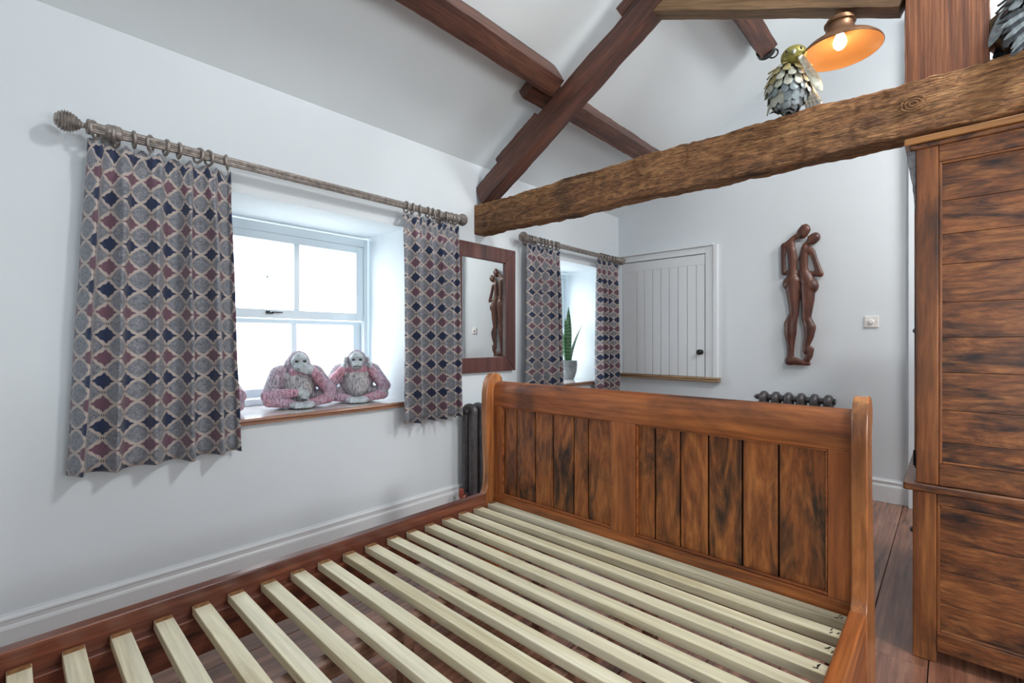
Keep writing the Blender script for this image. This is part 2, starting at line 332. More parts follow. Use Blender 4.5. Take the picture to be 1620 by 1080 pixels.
# ------------------------------------------------------------ room shell
XL, XR, YF, YB, EZ, SL = -2.61, 2.61, 4.49, -1.6, 2.53, 0.6
RIDGE = EZ + SL*2.61
def structure(name, mb, mat, label=None, **kw):
    o = obj(name, mb, mat, None, **kw); o['kind'] = 'structure'
    if label: o['label'] = label
    return o
W1, W2, ZS, ZL, XO = (0.54, 1.80), (3.15, 4.205), 0.775, 1.945, -3.16
mb = MB()
ys = [YB-0.2, W1[0], W1[1], W2[0], W2[1], YF+0.2]
for i in range(5):
    if i in (1, 3):
        mb.box(XO, XL, ys[i], ys[i+1], -0.05, ZS); mb.box(XO, XL, ys[i], ys[i+1], ZL, EZ)
    else: mb.box(XO, XL, ys[i], ys[i+1], -0.05, EZ)
mb.box(XO, -3.07, W1[0], 0.78, ZS+0.036, ZL)
structure('wall_left', mb, M['wall'], 'white plastered long wall with two deep window recesses')
gable = [(XL, -0.05), (XR, -0.05), (XR, EZ), (0, RIDGE), (XL, EZ)]
structure('wall_far', MB().prism(gable, YF, YF+0.16, 'Y'), M['wall'], 'white gable end wall beyond the bed')
structure('wall_back', MB().prism(gable, YB-0.16, YB, 'Y'), M['wall'], 'white gable wall behind the viewer')
structure('wall_right', MB().box(XR, XR+0.16, YB-0.2, YF+0.2, -0.05, EZ), M['wall'], 'white long wall on the wardrobe side')
mb = MB()
for s in (-1, 1):
    mb.prism([(s*2.61, EZ), (0, RIDGE), (0, RIDGE+0.12), (s*3.2, EZ-SL*0.59+0.12), (s*3.2, EZ-SL*0.59+0.02), (s*2.61, EZ)][:5] if False else
             [(s*2.61, EZ), (0, RIDGE), (0, RIDGE+0.14), (s*3.18, EZ+0.14-SL*0.57), (s*3.18, EZ-0.002), ], YB-0.2, YF+0.2, 'Y')
structure('ceiling', mb, M['ceiling'], 'sloping white plaster ceiling rising to a ridge')
# floor: base and boards
fl = structure('floor', MB().box(XL, XR, YB, YF, -0.08, -0.022), M['sub'], 'wide dark oak floorboards')
x = XL + 0.002; bi = 0
rnd = random.Random(3)
while x < XR - 0.02:
    wd = min(rnd.choice([0.16, 0.19, 0.21, 0.24]), XR - x)
    y = YB - 0.0 ; cuts = [YB]
    y = YB + rnd.uniform(0.7, 2.2)
    while y < YF - 0.4: cuts.append(y); y += rnd.uniform(1.4, 2.6)
    cuts.append(YF)
    for a, b2 in zip(cuts, cuts[1:]):
        dz = rnd.uniform(-0.0015, 0)
        obj('floorboard', MB().box(x+0.0015, x+wd-0.0015, a+0.001, b2-0.001, -0.022, dz), M['floor'], fl, bevel=0.002, segs=1)
    x += wd

def skirting(name, p, length, axis, label):
    """moulded skirting; profile (offset from wall, height)"""
    prof = [(0, 0), (0.020, 0), (0.020, 0.118), (0.017, 0.126), (0.013, 0.132), (0.013, 0.148), (0.017, 0.152), (0.016, 0.158), (0.008, 0.166), (0.006, 0.172), (0, 0.172)]
    mb = MB()
    if axis == 'Y': mb.prism([(XL+a, h) for a, h in prof], p[0], p[1], 'Y')
    else: mb.prism([(YF-a, h) for a, h in prof], p[0], p[1], 'X')
    structure(name, mb, M['gloss'], label)
skirting('baseboard_left', (YB, YF-0.02), 0, 'Y', 'white moulded skirting board along the window wall')
skirting('baseboard_far', (XL+0.02, -0.22), 0, 'X', 'white moulded skirting board along the gable wall')
structure('wall_return', MB().box(-0.217, 0.80, YF-0.045, YF+0.01, 0, 3.55), M['wall'], 'shallow white wall return behind the wardrobe')
structure('baseboard_return', MB().prism([(YF-0.045-a, h) for a, h in ((0, 0), (0.018, 0), (0.018, 0.13), (0.008, 0.165), (0, 0.17))], -0.217, 0.80, 'X'), M['gloss'], 'white skirting board on the wall return')

skirting('baseboard_gable', (0.80, XR), 0, 'X', 'white skirting board on the gable wall beyond the wardrobe')
structure('baseboard_right', MB().prism([(XR-a, h) for a, h in ((0, 0), (0.018, 0), (0.018, 0.13), (0.008, 0.165), (0, 0.17))], YB, YF-0.02, 'Y'), M['gloss'], 'white skirting board on the wardrobe side wall')
# cupboard door in the far wall
d1 = structure('door_1', MB().box(-2.545, -1.679, YF-0.012, YF-0.004, 0.868, 2.02), M['dark'], 'small white boarded cupboard door high in the gable wall')
obj('door_rail', MB().box(-2.545, -1.681, YF-0.026, YF-0.012, 1.925, 2.018), M['gloss'], d1, bevel=0.002)
gx = [-2.545, -2.38, -2.293, -2.206, -2.118, -2.03, -1.941, -1.849, -1.761, -1.681]
for a, b2 in zip(gx, gx[1:]):
    obj('door_board', MB().box(a+0.0022, b2-0.0022, YF-0.0245, YF-0.012, 0.868, 1.925), M['gloss'], d1, bevel=0.002)
obj('door_frame', MB().box(-1.675, -1.60, YF-0.03, YF, 0.866, 2.09).box(-2.60, -1.675, YF-0.03, YF, 2.027, 2.09).box(-2.60, -2.549, YF-0.03, YF, 0.866, 2.027), M['gloss'], d1, bevel=0.003)
obj('frame_moulding', MB().box(-1.60, -1.562, YF-0.045, YF, 0.866, 2.10).box(-2.60, -1.60, YF-0.045, YF, 2.09, 2.112), M['gloss'], d1, bevel=0.004)
obj('cupboard_sill', MB().prism([(YF, 0.825), (YF-0.055, 0.825), (YF-0.062, 0.832), (YF-0.062, 0.842), (YF-0.055, 0.846), (YF-0.062, 0.850), (YF-0.062, 0.860), (YF-0.055, 0.866), (YF, 0.866)], -2.60, -1.545, 'X'), M['sillx'], d1)
k = obj('door_knob', MB().lathe([(0.024, 0), (0.024, -0.006), (0.010, -0.010), (0.009, -0.03), (0.020, -0.036), (0.026, -0.046), (0.024, -0.056), (0.013, -0.062), (0, -0.063)], (-1.718, YF-0.024, 1.10), 'Y', 24), M['black'], d1, smooth=50)

# ------------------------------------------------------------ windows
def window(name, y0, y1, label):
    xo, xi = -3.145, -3.075
    root = structure(name, MB().box(xo, xi, y0, y0+0.03, ZS+0.037, 1.93).box(xo, xi, y1-0.03, y1, ZS+0.037, 1.93).box(xo, xi, y0+0.03, y1-0.03, 1.875, 1.93).box(xo, xi, y0+0.03, y1-0.03, ZS+0.037, ZS+0.075), M['upvc'], label, bevel=0.003)
    ym = (y0+y1)/2 - 0.0
    a, b2 = y0+0.033, y1-0.033
    def sash(nm, z0, z1, xa, xb, top, bot):
        s = obj(nm, MB().box(xa, xb, a, a+0.055, z0, z1).box(xa, xb, b2-0.055, b2, z0, z1).box(xa, xb, a+0.055, b2-0.055, z1-top, z1).box(xa, xb, a+0.055, b2-0.055, z0, z0+bot), M['upvc'], root, bevel=0.004)
        obj('glazing_bar', MB().box(xa+0.006, xb-0.006, ym-0.019, ym+0.019, z0+bot, z1-top), M['upvc'], s, bevel=0.006)
        for p, q in ((a+0.055, ym-0.019), (ym+0.019, b2-0.055)):
            obj('pane', MB().box((xa+xb)/2-0.002, (xa+xb)/2+0.002, p, q, z0+bot, z1-top), M['glass'], s)
        return s
    sash('upper_sash', 1.345, 1.872, -3.118, -3.078, 0.048, 0.055)
    sash('lower_sash', ZS+0.078, 1.343, -3.143, -3.120, 0.03, 0.055)
    return root
w1 = window('window_1', 0.782, W1[1]-0.02, 'white four pane sash window behind the ape figurines')
w2 = window('window_2', W2[0]+0.02, W2[1]-0.02, 'white sash window in the recess with the plant')
obj('sash_fastener', MB().box(-3.078, -3.062, 1.09, 1.13, 1.372, 1.380).box(-3.07, -3.060, 1.12, 1.185, 1.379, 1.385).lathe([(0.011, 0), (0.011, 0.012), (0, 0.016)], (-3.068, 1.10, 1.378), 'Z', 14), M['black'], w1)
for i, (y0, y1) in enumerate((W1, W2)):
    nose = [(XL, ZS), (XL+0.02, ZS), (XL+0.032, ZS+0.006), (XL+0.032, ZS+0.014), (XL+0.026, ZS+0.018), (XL+0.034, ZS+0.024), (XL+0.030, ZS+0.036), (XL, ZS+0.036)]
    o = structure('trim_%d' % (i+1), MB().prism(nose, y0, y1, 'Y'), M['sill'], ('wooden window sill under the ape figurines', 'wooden window sill under the snake plant')[i])
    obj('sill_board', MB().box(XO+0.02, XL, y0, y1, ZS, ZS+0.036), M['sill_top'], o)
    # horns of the sill over the wall face
    obj('sill_nosing', MB().prism([(XL, ZS), (XL+0.02, ZS), (XL+0.032, ZS+0.006), (XL+0.032, ZS+0.014), (XL+0.026, ZS+0.018), (XL+0.034, ZS+0.024), (XL+0.030, ZS+0.036), (XL, ZS+0.036)], y1, y1+0.05, 'Y').prism([(XL, ZS), (XL+0.02, ZS), (XL+0.032, ZS+0.006), (XL+0.032, ZS+0.014), (XL+0.026, ZS+0.018), (XL+0.034, ZS+0.024), (XL+0.030, ZS+0.036), (XL, ZS+0.036)], y0-0.05, y0, 'Y'), M['sill'], o)

# added window frames at the unseen fill lamps, with solid wall and roof behind
def added_window(name, label, centre, normal, wd_, ht_, up=(0, 0, 1)):
    n_ = Vector(normal).normalized(); u_ = Vector(up); u_ = (u_ - n_*u_.dot(n_)).normalized(); x_ = u_.cross(n_)
    MW = Matrix.Translation(centre) @ Matrix((x_, u_, n_)).transposed().to_4x4()
    hw, hh, f = wd_/2, ht_/2, 0.06
    o = obj(name, MB().box(-hw-f, -hw, -hh-f, hh+f, 0, 0.03).box(hw, hw+f, -hh-f, hh+f, 0, 0.03).box(-hw, hw, hh, hh+f, 0, 0.03).box(-hw, hw, -hh-f, -hh, 0, 0.03), M['upvc'], None, local=True, bevel=0.004)
    o['kind'] = 'structure'; o['label'] = label; o.matrix_world = MW
    bpy.context.view_layer.update()
    obj('glazing_bar', MB().box(-0.015, 0.015, -hh, hh, 0.004, 0.026), M['upvc'], o, local=True)
    obj('pane', MB().box(-hw, hw, -hh, hh, 0.001, 0.004), M['glass'], o, local=True)
added_window('added_window_3', 'added white window frame at the fill lamp behind the viewer', (1.3, YB, 1.5), (0, 1, 0), 1.8, 1.4)
added_window('added_window_4', 'added white window frame at the wardrobe side fill lamp', (XR, 1.35, 1.5), (-1, 0, 0), 1.8, 1.3)
rn_ = Vector((-SL, 0, -1)).normalized()
added_window('added_window_5', 'added small window frame at the roof lamp before the truss', (0.85, 2.00, RIDGE-SL*0.85), rn_, 0.42, 0.5, (-1, 0, SL))
added_window('added_window_6', 'added small window frame at the roof lamp beyond the truss', (1.20, 3.55, RIDGE-SL*1.20), rn_, 0.8, 0.75, (-1, 0, SL))

# small glass ornament on the pane
t = thing('hanging_ornament', 'small clear star ornament stuck to the upper left window pane', 'ornament', (-3.094, 1.105, 1.60))
mb = MB()
for i in range(8):
    a = i*PI/4; r = 0.026 if i % 2 == 0 else 0.017
    mb.tube([(-3.094, 1.105, 1.60), (-3.094, 1.105+r*math.cos(a), 1.60+r*math.sin(a))], [0.004, 0.001], 6)
obj('star', mb, plain('frosted_glass', (0.55, 0.65, 0.66), 0.2), t)

# garden outside, far below the loft
structure('ground', MB().box(-40, -3.6, -25, 30, -2.9, -2.8), M['grass'], 'pale gravel yard seen through the window')
def bush(loc, r, seed, label):
    me = MB(); me.sphere((0, 0, 0), r, 28, 18)
    vs = []
    for v in me.v:
        n = noise.fractal(Vector(v)*1.3 + Vector((seed, 0, 0)), 1.0, 2.0, 4)
        vs.append(tuple(c*(1 + 0.28*n) for c in v))
    me.v = vs
    o = obj('garden_shrub', me, M['bush'], None, smooth=180, local=True); o.location = loc
    tag(o, label, 'shrub')
bush((-14.0, 3.6, -2.0), (1.6, 2.2, 1.75), 1, 'pale sunlit shrub low in the left window panes')

# ------------------------------------------------------------ roof timbers
def beam(name, p0, p1, wd, ht, mat, label, seed=0, amp=0.006, n=40, freq=5.0, up=(0,0,1), wob=0.0, cat='beam', parent=None, m=4, rough=0.0):
    """subdivided, hand-hewn timber; p0,p1 centre line; wd across, ht along up"""
    p0, p1 = Vector(p0), Vector(p1); LN = (p1-p0).length; axw = (p1-p0).normalized(); sw_ = axw.cross(Vector(up)).normalized(); uw = sw_.cross(axw).normalized()
    MW = Matrix.Translation(p0) @ Matrix((axw, -sw_, uw)).transposed().to_4x4()
    ax, side, u = Vector((1, 0, 0)), Vector((0, -1, 0)), Vector((0, 0, 1)); p0, p1 = Vector((0, 0, 0)), Vector((LN, 0, 0))
    ring = []
    for i in range(m): ring.append((-1 + 2*i/m, -1))
    for i in range(m): ring.append((1, -1 + 2*i/m))
    for i in range(m): ring.append((1 - 2*i/m, 1))
    for i in range(m): ring.append((-1, 1 - 2*i/m))
    mb = MB(); R = len(ring); vs = []; fs = []
    for i in range(n+1):
        t = i/n; c = p0.lerp(p1, t)
        for a, b_ in ring:
            k = 0.965 if abs(a) == 1 and abs(b_) == 1 else 1.0
            p = c + side*(a*wd/2*k) + u*(b_*ht/2*k)
            d = noise.noise_vector(p*freq + Vector((seed*7.1, 0, 0)))*amp + noise.noise_vector(p*freq*5)*amp*0.5
            if rough: d += noise.noise_vector(Vector((p.x*14, p.y*45, p.z*45)))*rough + noise.noise_vector(Vector((p.x*30, p.y*90, p.z*90)))*rough*0.6
            if wob: d += u*(noise.noise(Vector((p.dot(ax)*1.7 + seed, b_*3.0, 0)))*wob)
            vs.append(p + (d - ax*d.dot(ax) if i not in (0, n) else Vector((0,0,0))))
    for i in range(n):
        for k in range(R): fs.append((i*R+k, i*R+(k+1) % R, (i+1)*R+(k+1) % R, (i+1)*R+k))
    fs.append(tuple(range(R-1, -1, -1))); fs.append(tuple(n*R+k for k in range(R)))
    mb.add(vs, fs)
    o = obj(name, mb, mat, None, smooth=35, local=True); o.matrix_world = MW
    return tag(o, label, cat)
YT = 2.45
tb = beam('tie_beam', (-2.605, YT, 2.112), (2.605, YT, 2.098), 0.118, 0.222, M['tie'], 'rough hewn oak tie beam crossing the room above the wardrobe', 1, 0.010, 620, 7.0, wob=0.02, m=12, rough=0.0036)
bpy.context.view_layer.update()
for kx, kz, kr in ((-0.103, 2.118, 0.027), (-1.20, 2.105, 0.018)):
    kmb = MB()
    for q in range(3): kmb.torus((0, -0.001*q, 0), kr*(1-0.33*q), kr*0.13, 'Y', 22, 6)
    kmb.lathe([(kr*0.9, 0.0), (kr*0.5, -0.0015), (0.0, -0.002)], (0, 0, 0), 'Y', 18)
    kn = obj('knot', kmb, M['tie'], None, smooth=60, local=True); kn.parent = tb; kn.matrix_parent_inverse = tb.matrix_world.inverted(); kn.location = (kx, YT-0.0605, kz); kn.scale = (1.35, 1, 1)
beam('king_post', (-0.011, 2.47, 2.20), (-0.011, 2.47, 3.95), 0.24, 0.115, M['oak_z'], 'broad upright oak king post standing on the tie beam', 2, 0.003, 50, 6.0, up=(0,-1,0))
beam('principal_rafter', (-2.585, 2.47, 2.285), (-0.10, 2.47, 3.735), 0.118, 0.150, M['oak_r'], 'dark sloping principal rafter rising from the window wall', 3, 0.006, 80, 5.0, wob=0.012)
beam('principal_rafter', (2.585, 2.47, 2.285), (0.10, 2.47, 3.735), 0.118, 0.150, M['oak_r'], 'dark sloping principal rafter on the wardrobe side', 4, 0.006, 60, 5.0)
beam('truss_strut', (-0.128, 2.47, 2.578), (-1.30, 2.47, 3.117), 0.10, 0.10, M['oak_x'], 'pale oak strut between rafter and king post, lamp hanging from it', 5, 0.004, 50, 5.0)
beam('truss_strut', (0.112, 2.475, 2.29), (1.20, 2.475, 3.06), 0.10, 0.13, M['oak_x'], 'oak strut rising right of the king post behind the dark bird', 6, 0.004, 40, 5.0)
# purlins follow the slope
ud = Vector((0.6, 0, -1)).normalized()   # inward normal of the left slope
def purlin(x0, y0, y1, gap, label, seed, wd=0.125):
    zc = EZ + SL*(x0 + 2.61); c = Vector((x0, 0, zc)) + ud*(gap/2)
    return beam('purlin', (c.x, y0, c.z), (c.x, y1, c.z), wd, gap, M['oak_y'], label, seed, 0.005, 90, 4.0, up=tuple(-ud), wob=0.008)
purlin(-1.915, YB+0.003, 2.405, 0.155, 'long dark purlin under the ceiling, nearer side of the truss', 7)
purlin(-1.985, 2.536, YF-0.003, 0.150, 'dark purlin under the ceiling between truss and gable wall', 8)
purlin(-1.05, 0.5, 3.82, 0.165, 'upper dark purlin ending above the golden metal bird', 9)
tag(obj('iron_shoe', MB().tube([(-1.0, 3.822, 3.36), (-1.0, 3.86, 3.35)], 0.062, 16).torus((-0.955, 3.87, 3.33), 0.03, 0.006, 'Y', 18, 6), M['black']), 'black iron shoe on the end of the upper purlin', 'bracket')
# packing pieces on the rafter
beam('packing_block', (-1.985, 2.27, 2.822), (-1.985, 2.53, 2.822), 0.11, 0.07, M['oak_r'], 'short dark block wedged under the purlin at the truss', 10, 0.004, 16, 6.0, up=tuple(-ud))
beam('packing_board', (-2.40, 2.455, 2.50), (-2.03, 2.455, 2.716), 0.075, 0.05, M['oak_r'], 'dark packing board lying along the lower rafter', 11, 0.006, 20, 6.0)
beam('packing_block', (-1.40, 2.45, 3.10), (-1.18, 2.45, 3.228), 0.085, 0.07, M['oak_r'], 'dark packing block on the rafter at the top edge of the picture', 12, 0.004, 16, 6.0)
tag(obj('wall_hook', MB().tube([(-2.45, 2.62, 2.28), (-2.36, 2.60, 2.275), (-2.35, 2.60, 2.285)], 0.003, 6), M['black']), 'tiny black nail poking out above the tie beam end', 'nail')

# ------------------------------------------------------------ bed
XI, XRt, YP = -1.752, -0.213, 1.745           # inner faces of the posts, face of the footboard frame
bed = thing('sleigh_bed', 'large dark wooden sleigh bed frame with bare pale slats', 'bed', (-0.98, 0.75, 0))
def post_poly(d):
    """side view (y,z) of the sleigh post; d=+1 footboard"""
    near = [(1.685, 0.0), (1.685, 0.30), (1.678, 0.416), (1.684, 0.425), (1.697, 0.445), (1.703, 0.50), (1.702, 0.58), (1.697, 0.68), (1.692, 0.78), (1.690, 0.88), (1.693, 0.94), (1.702, 0.985), (1.718, 1.015), (1.742, 1.033)]
    cap = [(1.765, 1.036), (1.79, 1.028), (1.808, 1.008), (1.815, 0.98), (1.811, 0.95), (1.80, 0.925), (1.795, 0.90)]
    far = [(1.798, 0.85), (1.808, 0.75), (1.83, 0.60), (1.86, 0.45), (1.885, 0.30), (1.895, 0.15), (1.89, 0.0)]
    return near + cap + far
pp = post_poly(1)
for a, b2 in ((XI-0.038, XI), (XRt, XRt+0.040)):
    obj('post', MB().prism(pp, a, b2, 'X'), M['post'], bed, smooth=30, bevel=0.004)
    hp = [(2*0.755 - y - 0.0 , z) for y, z in pp]
    obj('post', MB().prism([(y, z) for y, z in hp], a, b2, 'X'), M['post'], bed, smooth=30, bevel=0.004)
def board_end(sgn, y0, ztop):
    """frame and panel end of the bed. sgn +1: footboard facing -y"""
    def Y(a, b_): p, q = y0 + sgn*a, y0 + sgn*b_; return (min(p, q), max(p, q))
    ya = Y(0, 0.045); yp = Y(0.020, 0.036)
    e = 0.0005
    prof = [(0.0, 0.864), (0.0, ztop-0.055), (0.006, ztop-0.03), (0.018, ztop-0.010), (0.036, ztop), (0.052, ztop-0.008), (0.060, ztop-0.03), (0.052, ztop-0.06), (0.045, ztop-0.08), (0.045, 0.864)]
    obj('top_rail', MB().prism([(y0+sgn*a, z) for a, z in prof], XI+e, XRt-e, 'X'), M['bed_x'], bed, smooth=30, bevel=0.002)
    obj('bottom_rail', MB().box(XI+e, XRt-e, *ya, 0.25, 0.404), M['bed_x'], bed, bevel=0.003)
    for a, b2 in ((XI+e, -1.700), (-1.050, -0.938), (-0.278, XRt-e)):
        obj('muntin' if a == -1.050 else 'stile', MB().box(a, b2, *ya, 0.404, 0.864), M['bed_f'], bed, bevel=0.003)
    for gs in ([-1.706, -1.608, -1.486, -1.374, -1.256, -1.177, -1.050], [-0.938, -0.861, -0.758, -0.652, -0.534, -0.420, -0.278]):
        for a, b2 in zip(gs, gs[1:]):
            obj('panel_plank', MB().box(a+0.003, b2-0.003, *yp, 0.398, 0.870), M['bed_z'], bed, bevel=0.003)
        a, b2 = gs[0], gs[-1]
        if a < -1.7: a = -1.700
        ym = Y(0.006, 0.020)
        obj('panel_backing', MB().box(a, b2, *Y(0.036, 0.040), 0.39, 0.875), M['dark'], bed)
        for (q0, q1, z0, z1) in ((a, b2, 0.404, 0.414), (a, b2, 0.856, 0.864), (a, a+0.008, 0.414, 0.856), (b2-0.008, b2, 0.414, 0.856)):
            obj('panel_bead', MB().box(q0, q1, *ym, z0, z1), M['bed_x'], bed, bevel=0.004)
board_end(1, YP, 0.992)
board_end(-1, 2*0.755-YP, 0.992)
RT = 0.416
for a, b2 in ((XI-0.036, XI+0.004), (XRt-0.002, XRt+0.036)):
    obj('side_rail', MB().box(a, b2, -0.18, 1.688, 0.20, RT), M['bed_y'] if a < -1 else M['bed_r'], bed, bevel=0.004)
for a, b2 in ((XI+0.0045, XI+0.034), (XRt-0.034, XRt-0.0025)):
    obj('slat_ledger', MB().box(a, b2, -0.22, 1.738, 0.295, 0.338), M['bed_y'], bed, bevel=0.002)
sx0, sx1 = XI+0.006, XRt-0.004
slm = mesh_of('slat', MB().box(0, sx1-sx0, 0, 0.046, -0.028, 0))
slm.materials.append(M['slat'])
rs = random.Random(5)
tintmat = M['slat']
slats = []
for i in range(-2, 18):
    y = 0.1*i + 0.003 + rs.uniform(-0.002, 0.002)
    o = inst('slat', slm, bed, Vector((sx0, y*0.9952, 0.3665 + rs.uniform(-0.0012, 0.0012))) - bed.location, (0, 0, rs.uniform(-0.0012, 0.0012)))
    bv = o.modifiers.new('bevel', 'BEVEL'); bv.width = 0.0025; bv.segments = 2
    slats.append(o)
endm = mesh_of('slat_end_strip', MB().box(0, 0.024, 0.0015, 0.0445, 0, 0.0006)); endm.materials.append(plain('brown_slat_end', (0.33, 0.17, 0.07), 0.6, noise_amt=0.5, nscale=60))  # thin browner strip across the left end of each slat
for o in slats: inst('end_strip', endm, o, (0.001, 0, 0.0001))
stm = mesh_of('staple', MB().box(-0.006, 0.006, -0.0012, 0.0012, 0, 0.0012)); stm.materials.append(M['black'])
for o in slats[-5:]:
    for q in range(3):
        inst('staple', stm, o, (sx1-sx0-0.022+rs.uniform(-0.012, 0.010), 0.014+0.009*q, 0.0002), (0, 0, rs.uniform(0.2, 1.4)))
for xb in (-1.245, -0.75):
    obj('support_batten', MB().box(xb-0.022, xb+0.022, -0.21, 1.74, 0.285, 0.3365), M['batten'], bed, bevel=0.002)
    for yy in (0.15, 0.85, 1.5):
        obj('support_leg', MB().box(xb-0.02, xb+0.02, yy-0.02, yy+0.02, 0.0, 0.285), M['batten'], bed, bevel=0.002)

# ------------------------------------------------------------ wardrobe
wx0, wx1, wy0, wy1 = -0.098, 0.452, 2.365, 3.55
wd = thing('wardrobe', 'tall dark wooden wardrobe with planked side and protruding ledge', 'wardrobe', (0.18, 2.95, 0))
obj('carcass', MB().box(wx0+0.02, wx1-0.01, wy0+0.03, wy1-0.02, 0.10, 1.925), M['wardrobe_z'], wd)
def side_frame(z0, z1, zr0, zr1, xs, xf):
    """stiles, rails and planks of the side that faces the bed"""
    obj('stile', MB().box(xf, xs, wy0, wy0+0.03, z0, z1), M['wardrobe_z'], wd, bevel=0.004)
    obj('stile', MB().box(wx1-0.075, wx1, wy0, wy0+0.03, z0, z1), M['wardrobe_z'], wd, bevel=0.004)
    obj('side_rail', MB().box(xs+0.0005, wx1-0.0755, wy0+0.001, wy0+0.03, zr1, z1), M['wardrobe_x'], wd, bevel=0.003)
    obj('side_rail', MB().box(xs+0.0005, wx1-0.0755, wy0+0.001, wy0+0.03, z0 if z0 > 0.2 else 0.045, zr0), M['wardrobe_x'], wd, bevel=0.003)
side_frame(0.664, 1.93, 0.745, 1.868, -0.030, wx0+0.004)
side_frame(0.0, 0.634, 0.118, 0.590, -0.036, wx0-0.006)
zz = [0.745, 0.825, 0.945, 1.085, 1.215, 1.345, 1.486, 1.598, 1.722, 1.868]
for a, b2 in zip(zz, zz[1:]): obj('side_plank', MB().box(-0.030, wx1-0.075, wy0+0.0125, wy0+0.030, a+0.0008, b2-0.0008), M['wardrobe_x'], wd, bevel=0.0012, segs=1)
zz = [0.118, 0.225, 0.345, 0.455, 0.590]
for a, b2 in zip(zz, zz[1:]): obj('side_plank', MB().box(-0.036, wx1-0.075, wy0+0.0125, wy0+0.030, a+0.0008, b2-0.0008), M['wardrobe_x'], wd, bevel=0.0012, segs=1)
for z0, z1 in ((0.745, 1.868), (0.118, 0.590)):
    xs = -0.030 if z0 > 0.5 else -0.036
    obj('panel_bead', MB().box(xs, xs+0.010, wy0+0.002, wy0+0.0125, z0, z1), M['wardrobe_z'], wd, bevel=0.003)
    obj('panel_bead', MB().box(xs+0.010, wx1-0.075, wy0+0.002, wy0+0.0125, z0, z0+0.009), M['wardrobe_x'], wd, bevel=0.003)
    obj('panel_bead', MB().box(xs+0.010, wx1-0.075, wy0+0.002, wy0+0.0125, z1-0.009, z1), M['wardrobe_x'], wd, bevel=0.003)
obj('ledge', MB().box(-0.132, wx1+0.01, wy0-0.010, wy1+0.01, 0.632, 0.662), M['wardrobe_x'], wd, bevel=0.007, segs=3)
obj('cornice', MB().box(-0.128, wx1+0.012, wy0-0.014, wy1+0.012, 1.950, 1.975), M['cornice'], wd, bevel=0.004)
obj('cornice_moulding', MB().box(-0.112, wx1+0.006, wy0-0.006, wy1+0.006, 1.930, 1.950), M['wardrobe_x'], wd, bevel=0.006, segs=3)
# carved corbel under the cornice on the front corner
obj('corbel', MB().prism([(-0.094, 1.70), (-0.098, 1.70), (-0.101, 1.76), (-0.104, 1.78), (-0.104, 1.80), (-0.110, 1.83), (-0.116, 1.88), (-0.119, 1.885), (-0.120, 1.93), (-0.094, 1.93)], wy0+0.006, wy0+0.07, 'Y'), M['corbel'], wd, smooth=40, bevel=0.002)
# front doors and drawers (front looks towards the bed's long side)
for y0, y1 in ((wy0+0.075, 2.955), (2.961, wy1-0.075)):
    d = obj('door', MB().box(wx0-0.004, wx0+0.018, y0, y1, 0.70, 1.90), M['wardrobe_z'], wd, bevel=0.004)
    obj('door_knob', MB().sphere((wx0-0.016, y1-0.05 if y0 < 2.6 else y0+0.05, 1.25), 0.014), M['black'], d)
    d = obj('drawer', MB().box(wx0-0.004, wx0+0.018, y0, y1, 0.14, 0.60), M['wardrobe_z'], wd, bevel=0.004)
    obj('drawer_knob', MB().sphere((wx0-0.016, (y0+y1)/2, 0.38), 0.014), M['black'], d)
obj('hinge', MB().tube([(wx0-0.002, wy0+0.06, 0.715), (wx0-0.002, wy0+0.06, 0.775)], 0.005, 10), M['black'], wd)
obj('foot', MB().box(wx0+0.01, wx0+0.07, wy1-0.08, wy1-0.02, 0, 0.10).box(wx1-0.08, wx1-0.02, wy1-0.08, wy1-0.02, 0, 0.10), M['wardrobe_z'], wd)

# ------------------------------------------------------------ curtain poles and curtains
XP = -2.512
def pole(y0, y1, z, brs, label):
    t = thing('curtain_pole', label, 'curtain pole', (XP, (y0+y1)/2, z))
    obj('pole', MB().lathe([(0.0195, y0+0.105), (0.0195, y1-0.105)], (XP, 0, z), 'Y', 112, 14, 0.09), M['rod'], t, smooth=25)
    for s, ye in ((-1, y0), (1, y1)):
        prof = []
        for i in range(61):
            q = i/60
            r = 0.042*math.sin(PI*min(1, (0.03+q*0.97))**0.80)**0.72 if q < 0.97 else 0.010
            r = max(r, 0.011); r *= 1 - 0.17*(0.5+0.5*math.cos(q*2*PI*10))
            prof.append((r, q*0.088))
        prof[0] = (0.004, 0)
        prof += [(0.014, 0.092), (0.026, 0.094), (0.030, 0.098), (0.030, 0.104), (0.026, 0.109), (0.020, 0.111)]
        if s == 1: prof = [(r, -h) for r, h in prof]
        obj('finial', MB().lathe(prof, (XP, ye, z), 'Y', 32), M['rod'], t, smooth=40)
    for yb in brs:
        obj('bracket', MB().lathe([(0.022, yb-0.028), (0.029, yb-0.020), (0.029, yb+0.020), (0.022, yb+0.028)], (XP, 0, z), 'Y', 24)
            .lathe([(0.034, XL), (0.034, XL+0.008), (0.026, XL+0.014), (0.014, XL+0.022), (0.013, XP-0.01)], (0, yb, z-0.004), 'X', 20), M['rod'], t, smooth=40)
